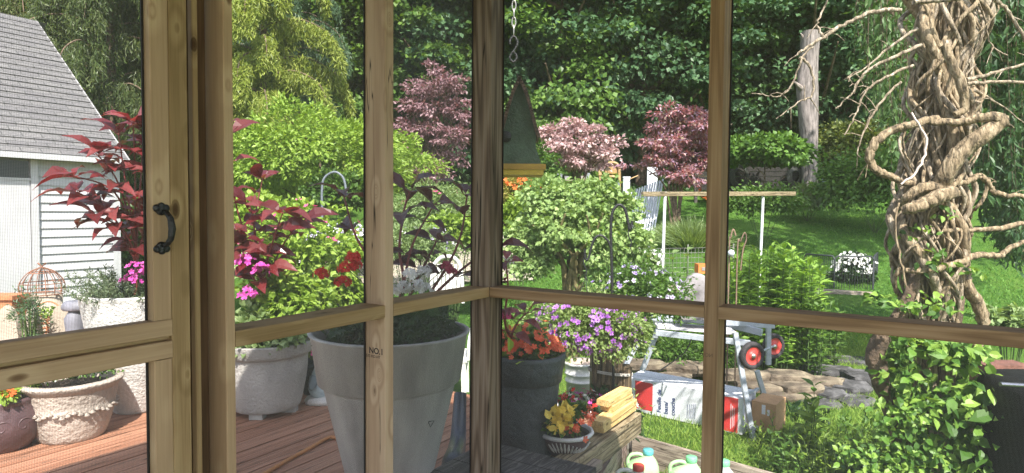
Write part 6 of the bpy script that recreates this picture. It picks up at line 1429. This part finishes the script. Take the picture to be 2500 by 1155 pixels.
# willow and hanging foliage around it
L_WIL = leafmat("willow_leaf", [(.05, .11, .03), (.09, .17, .05), (.15, .25, .08)])
def willow(label, x0, x1, Y, yb, n_st, seed, mat, lf=.09, ystart=-200, dy=.7, den=26, tpx=None):
    r = random.Random(seed); c = at((x0 + x1) / 2, 600, Y); g = gz(c.x, Y); t = thing("willow_tree", label, "tree", (c.x, Y + 1.2, g)); m = MB(); f = MB(); P = []; tx = at(tpx, 600, Y + 1.2).x if tpx else c.x
    zt = at(1250, ystart, Y).z; m.tube(spl([(tx, Y + 1.2, g - .2), (tx + .1, Y + 1.1, (g + zt) / 2), (c.x, Y + .6, zt)], 6), [.16, .11, .06], 10)
    for i in range(n_st):
        px = r.uniform(x0, x1); yy = Y + r.uniform(-dy, dy); top = at(px, ystart + r.uniform(0, 180), yy); e = at(px + r.uniform(-25, 25), yb(px) + r.uniform(-90, 40), yy)
        m.tube([Vector((c.x, Y + .6, zt)), Vector((c.x, Y + .6, zt)).lerp(top, .6) + Vector((0, 0, .15)), top], [.02, .006], 5, 0, False)
        q = spl([top, top.lerp(e, .5) + Vector((r.uniform(-.08, .08), 0, 0)), e], 5); m.tube(q, [.004, .0015], 4, 0, False); L_ = (top - e).length; k = int(L_ * den)
        a_ = np.sort(RNG.random(k)); A_ = np.array([tuple(v) for v in q]); ii = a_ * (len(A_) - 1); P.append(np.stack([np.interp(ii, np.arange(len(A_)), A_[:, j]) for j in range(3)], 1) + rnd(k) * .03)
    P = np.concatenate(P); n = len(P); f.scatter(OVATE, P, unit(rnd(n) * .45 + [0, 0, -.8]), unit(rnd(n) + [0, -.3, .3]), lf * (.7 + .6 * RNG.random(n)), lf * .36); m.build("trunk", M_BARK, t, origin=(c.x, Y, g)); f.build("foliage", mat, t, origin=(c.x, Y, g))
willow("willow with hanging leafy strands left of the vine column", 2105, 2235, 5.6, lambda px: np.interp(px, [2105, 2160, 2235], [150, 330, 420]), 46, 4, L_WIL, .085, tpx=2290)
willow("weeping willow curtain at the right edge behind the vine branches", 2370, 2560, 7.5, lambda px: np.interp(px, [2370, 2430, 2500], [380, 560, 640]), 130, 6, leafmat("willow_leaf_dark", [(.03, .08, .03), (.06, .13, .045), (.10, .19, .07)]), .11, dy=1.2, den=34, tpx=2620)
# foreground weeds right of the plank frame
def weed(label, px, pyt, pyb, Y, n, lf, mat=L_MID, spread=.2, T=OVATE, wr=.45, cat="weeds", name="leafy_weed"):
    g = at(px, pyb, Y); t = thing(name, label, cat, (g.x, Y, -.5)); m = MB(); st = MB(); P = []; D = []
    for i in range(n):
        b0 = Vector((g.x + random.uniform(-spread, spread), Y + random.uniform(-.15, .15), -.52)); h = at(px, pyt, Y).z + .5; e = b0 + Vector((random.uniform(-.1, .1), random.uniform(-.1, .1), h * random.uniform(.6, 1)))
        st.tube([b0, b0.lerp(e, .5) + Vector((.01, 0, 0)), e], [.005, .0025], 5, 0, False); k = max(4, int((e - b0).length / .05))
        for j in range(k):
            for w_ in (0, 1): a = j * 1.57 + w_ * 3.14 + i; P.append(tuple(b0.lerp(e, .1 + .9 * j / (k - 1)))); D.append((math.cos(a), math.sin(a), .3 + (.6 if j > k - 3 else 0)))
    N_ = len(P); m.scatter(T, np.array(P), unit(np.array(D) + rnd(N_) * .15), unit(rnd(N_) * .25 + [0, 0, 1]), lf * (.6 + .7 * RNG.random(N_)), lf * wr); m.build("leaves", mat, t); st.build("stems", STEM_G, t)
weed("upright leafy weed standing before the stone heap", 1985, 895, 1050, 5.3, 2, .12)
weed("second leafy weed lower left of the first, by the lawn edge", 1955, 945, 1060, 5.0, 3, .13, L_LIME, .1)
weed("low patch of weeds at the foot of the vine leaves, left side", 2010, 1060, 1140, 4.4, 24, .08, L_MID, .36)
weed("pale green ferny weeds by the right end of the plank frame", 2090, 1060, 1140, 4.3, 34, .06, L_LIME, .42, DIAM, .35)
weed("weeds growing on the lawn behind the vine's thick base", 2110, 1010, 1070, 5.4, 18, .07, L_MID, .4, DIAM, .4)
weed("leafy shoots beside the wood stack's far end", 1562, 940, 1010, 4.95, 6, .045, L_LIME, .05, DIAM, .35)
gbush("dark ivy like ground cover in front of the stone heap", 1950, 1022, 5.9, 90, 16, 1300, .06, L_DARK, "ground_cover", OVATE)
gbush("pale leafed ground plants at the right edge of the lawn", 2470, 790, 6.4, 60, 40, 900, .08, L_PALE, "shrub", OVATE)
weed("hosta shoots left of the seedlings, at the right of the shrub's foot", 1575, 660, 700, 7.6, 6, .10, L_PALE, .15)
# covered barbecue and brick at the right edge
c = at(2530, 1000, 3.5); c.z = -.5
t = thing("covered_grill", "black covered grill at the lower right edge", "grill", c)
M_COVER = plain("black_vinyl", (.006, .006, .007), .6, .2, 10, .4, 12, spec=.3)
zt = at(2455, 925, 3.5).z; m = MB(); hb = zt + .5; w_ = .36
V_ = []; n = 40; an = np.linspace(0, 6.283, n, endpoint=False)
for z, k in ((0, 1.04), (.3 * hb, 1.0), (.7 * hb, .98), (.93 * hb, .97), (.985 * hb, .93), (hb, .85), (hb, .01)):
    fold = 1 + (.02 * np.sin(an * 9) * (1 - z / hb)); V_.append(np.column_stack([w_ * k * fold * np.sign(np.cos(an)) * np.abs(np.cos(an)) ** .45, .27 * k * fold * np.sign(np.sin(an)) * np.abs(np.sin(an)) ** .45, np.full(n, z)]))
V_ = np.concatenate(V_) + np.array((c.x + .13, c.y, -.5)); i, j = np.meshgrid(np.arange(6), np.arange(n), indexing='ij'); i = i.ravel(); j = j.ravel(); k = (j + 1) % n
m.arr(V_, np.stack([i * n + j, i * n + k, (i + 1) * n + k, (i + 1) * n + j], 1), 0, True); m.build("cover", M_COVER, t, origin=c)
m = MB(); q = at(2480, 938, 3.2); m.tube([q + Vector((-.08, 0, .0)), q + Vector((.3, 0, -.02))], .012, 8); m.build("handle_bar", plain("dull_chrome", (.3, .3, .33), .25, .1, metal=.9), t)
q = at(2420, 895, 4.6); m = MB(); m.box((q.x + .06, 4.6, q.z - .02), (.34, .18, .10)); m.box((q.x + .02, 4.6, (q.z - .08 - .5) / 2), (.24, .16, q.z - .07 + .5)); tag(m.build("brick_pillar", plain("red_brick", (.17, .075, .055), .85, .2, 12, .5)), "low reddish brick pillar behind the black grill", "pillar")

weed("tangle of pale fern like weeds in front of the vine's leafy base", 2150, 1045, 1150, 4.15, 40, .055, L_LIME, .40, DIAM, .35)
weed("broad leafed weeds at the bottom edge below the thick vine base", 2240, 1090, 1150, 3.75, 26, .07, L_MID, .32)
weed("grassy weeds between the cardboard box and the leafy weeds", 1905, 1020, 1075, 5.0, 26, .05, L_LIME, .22, DIAM, .25)
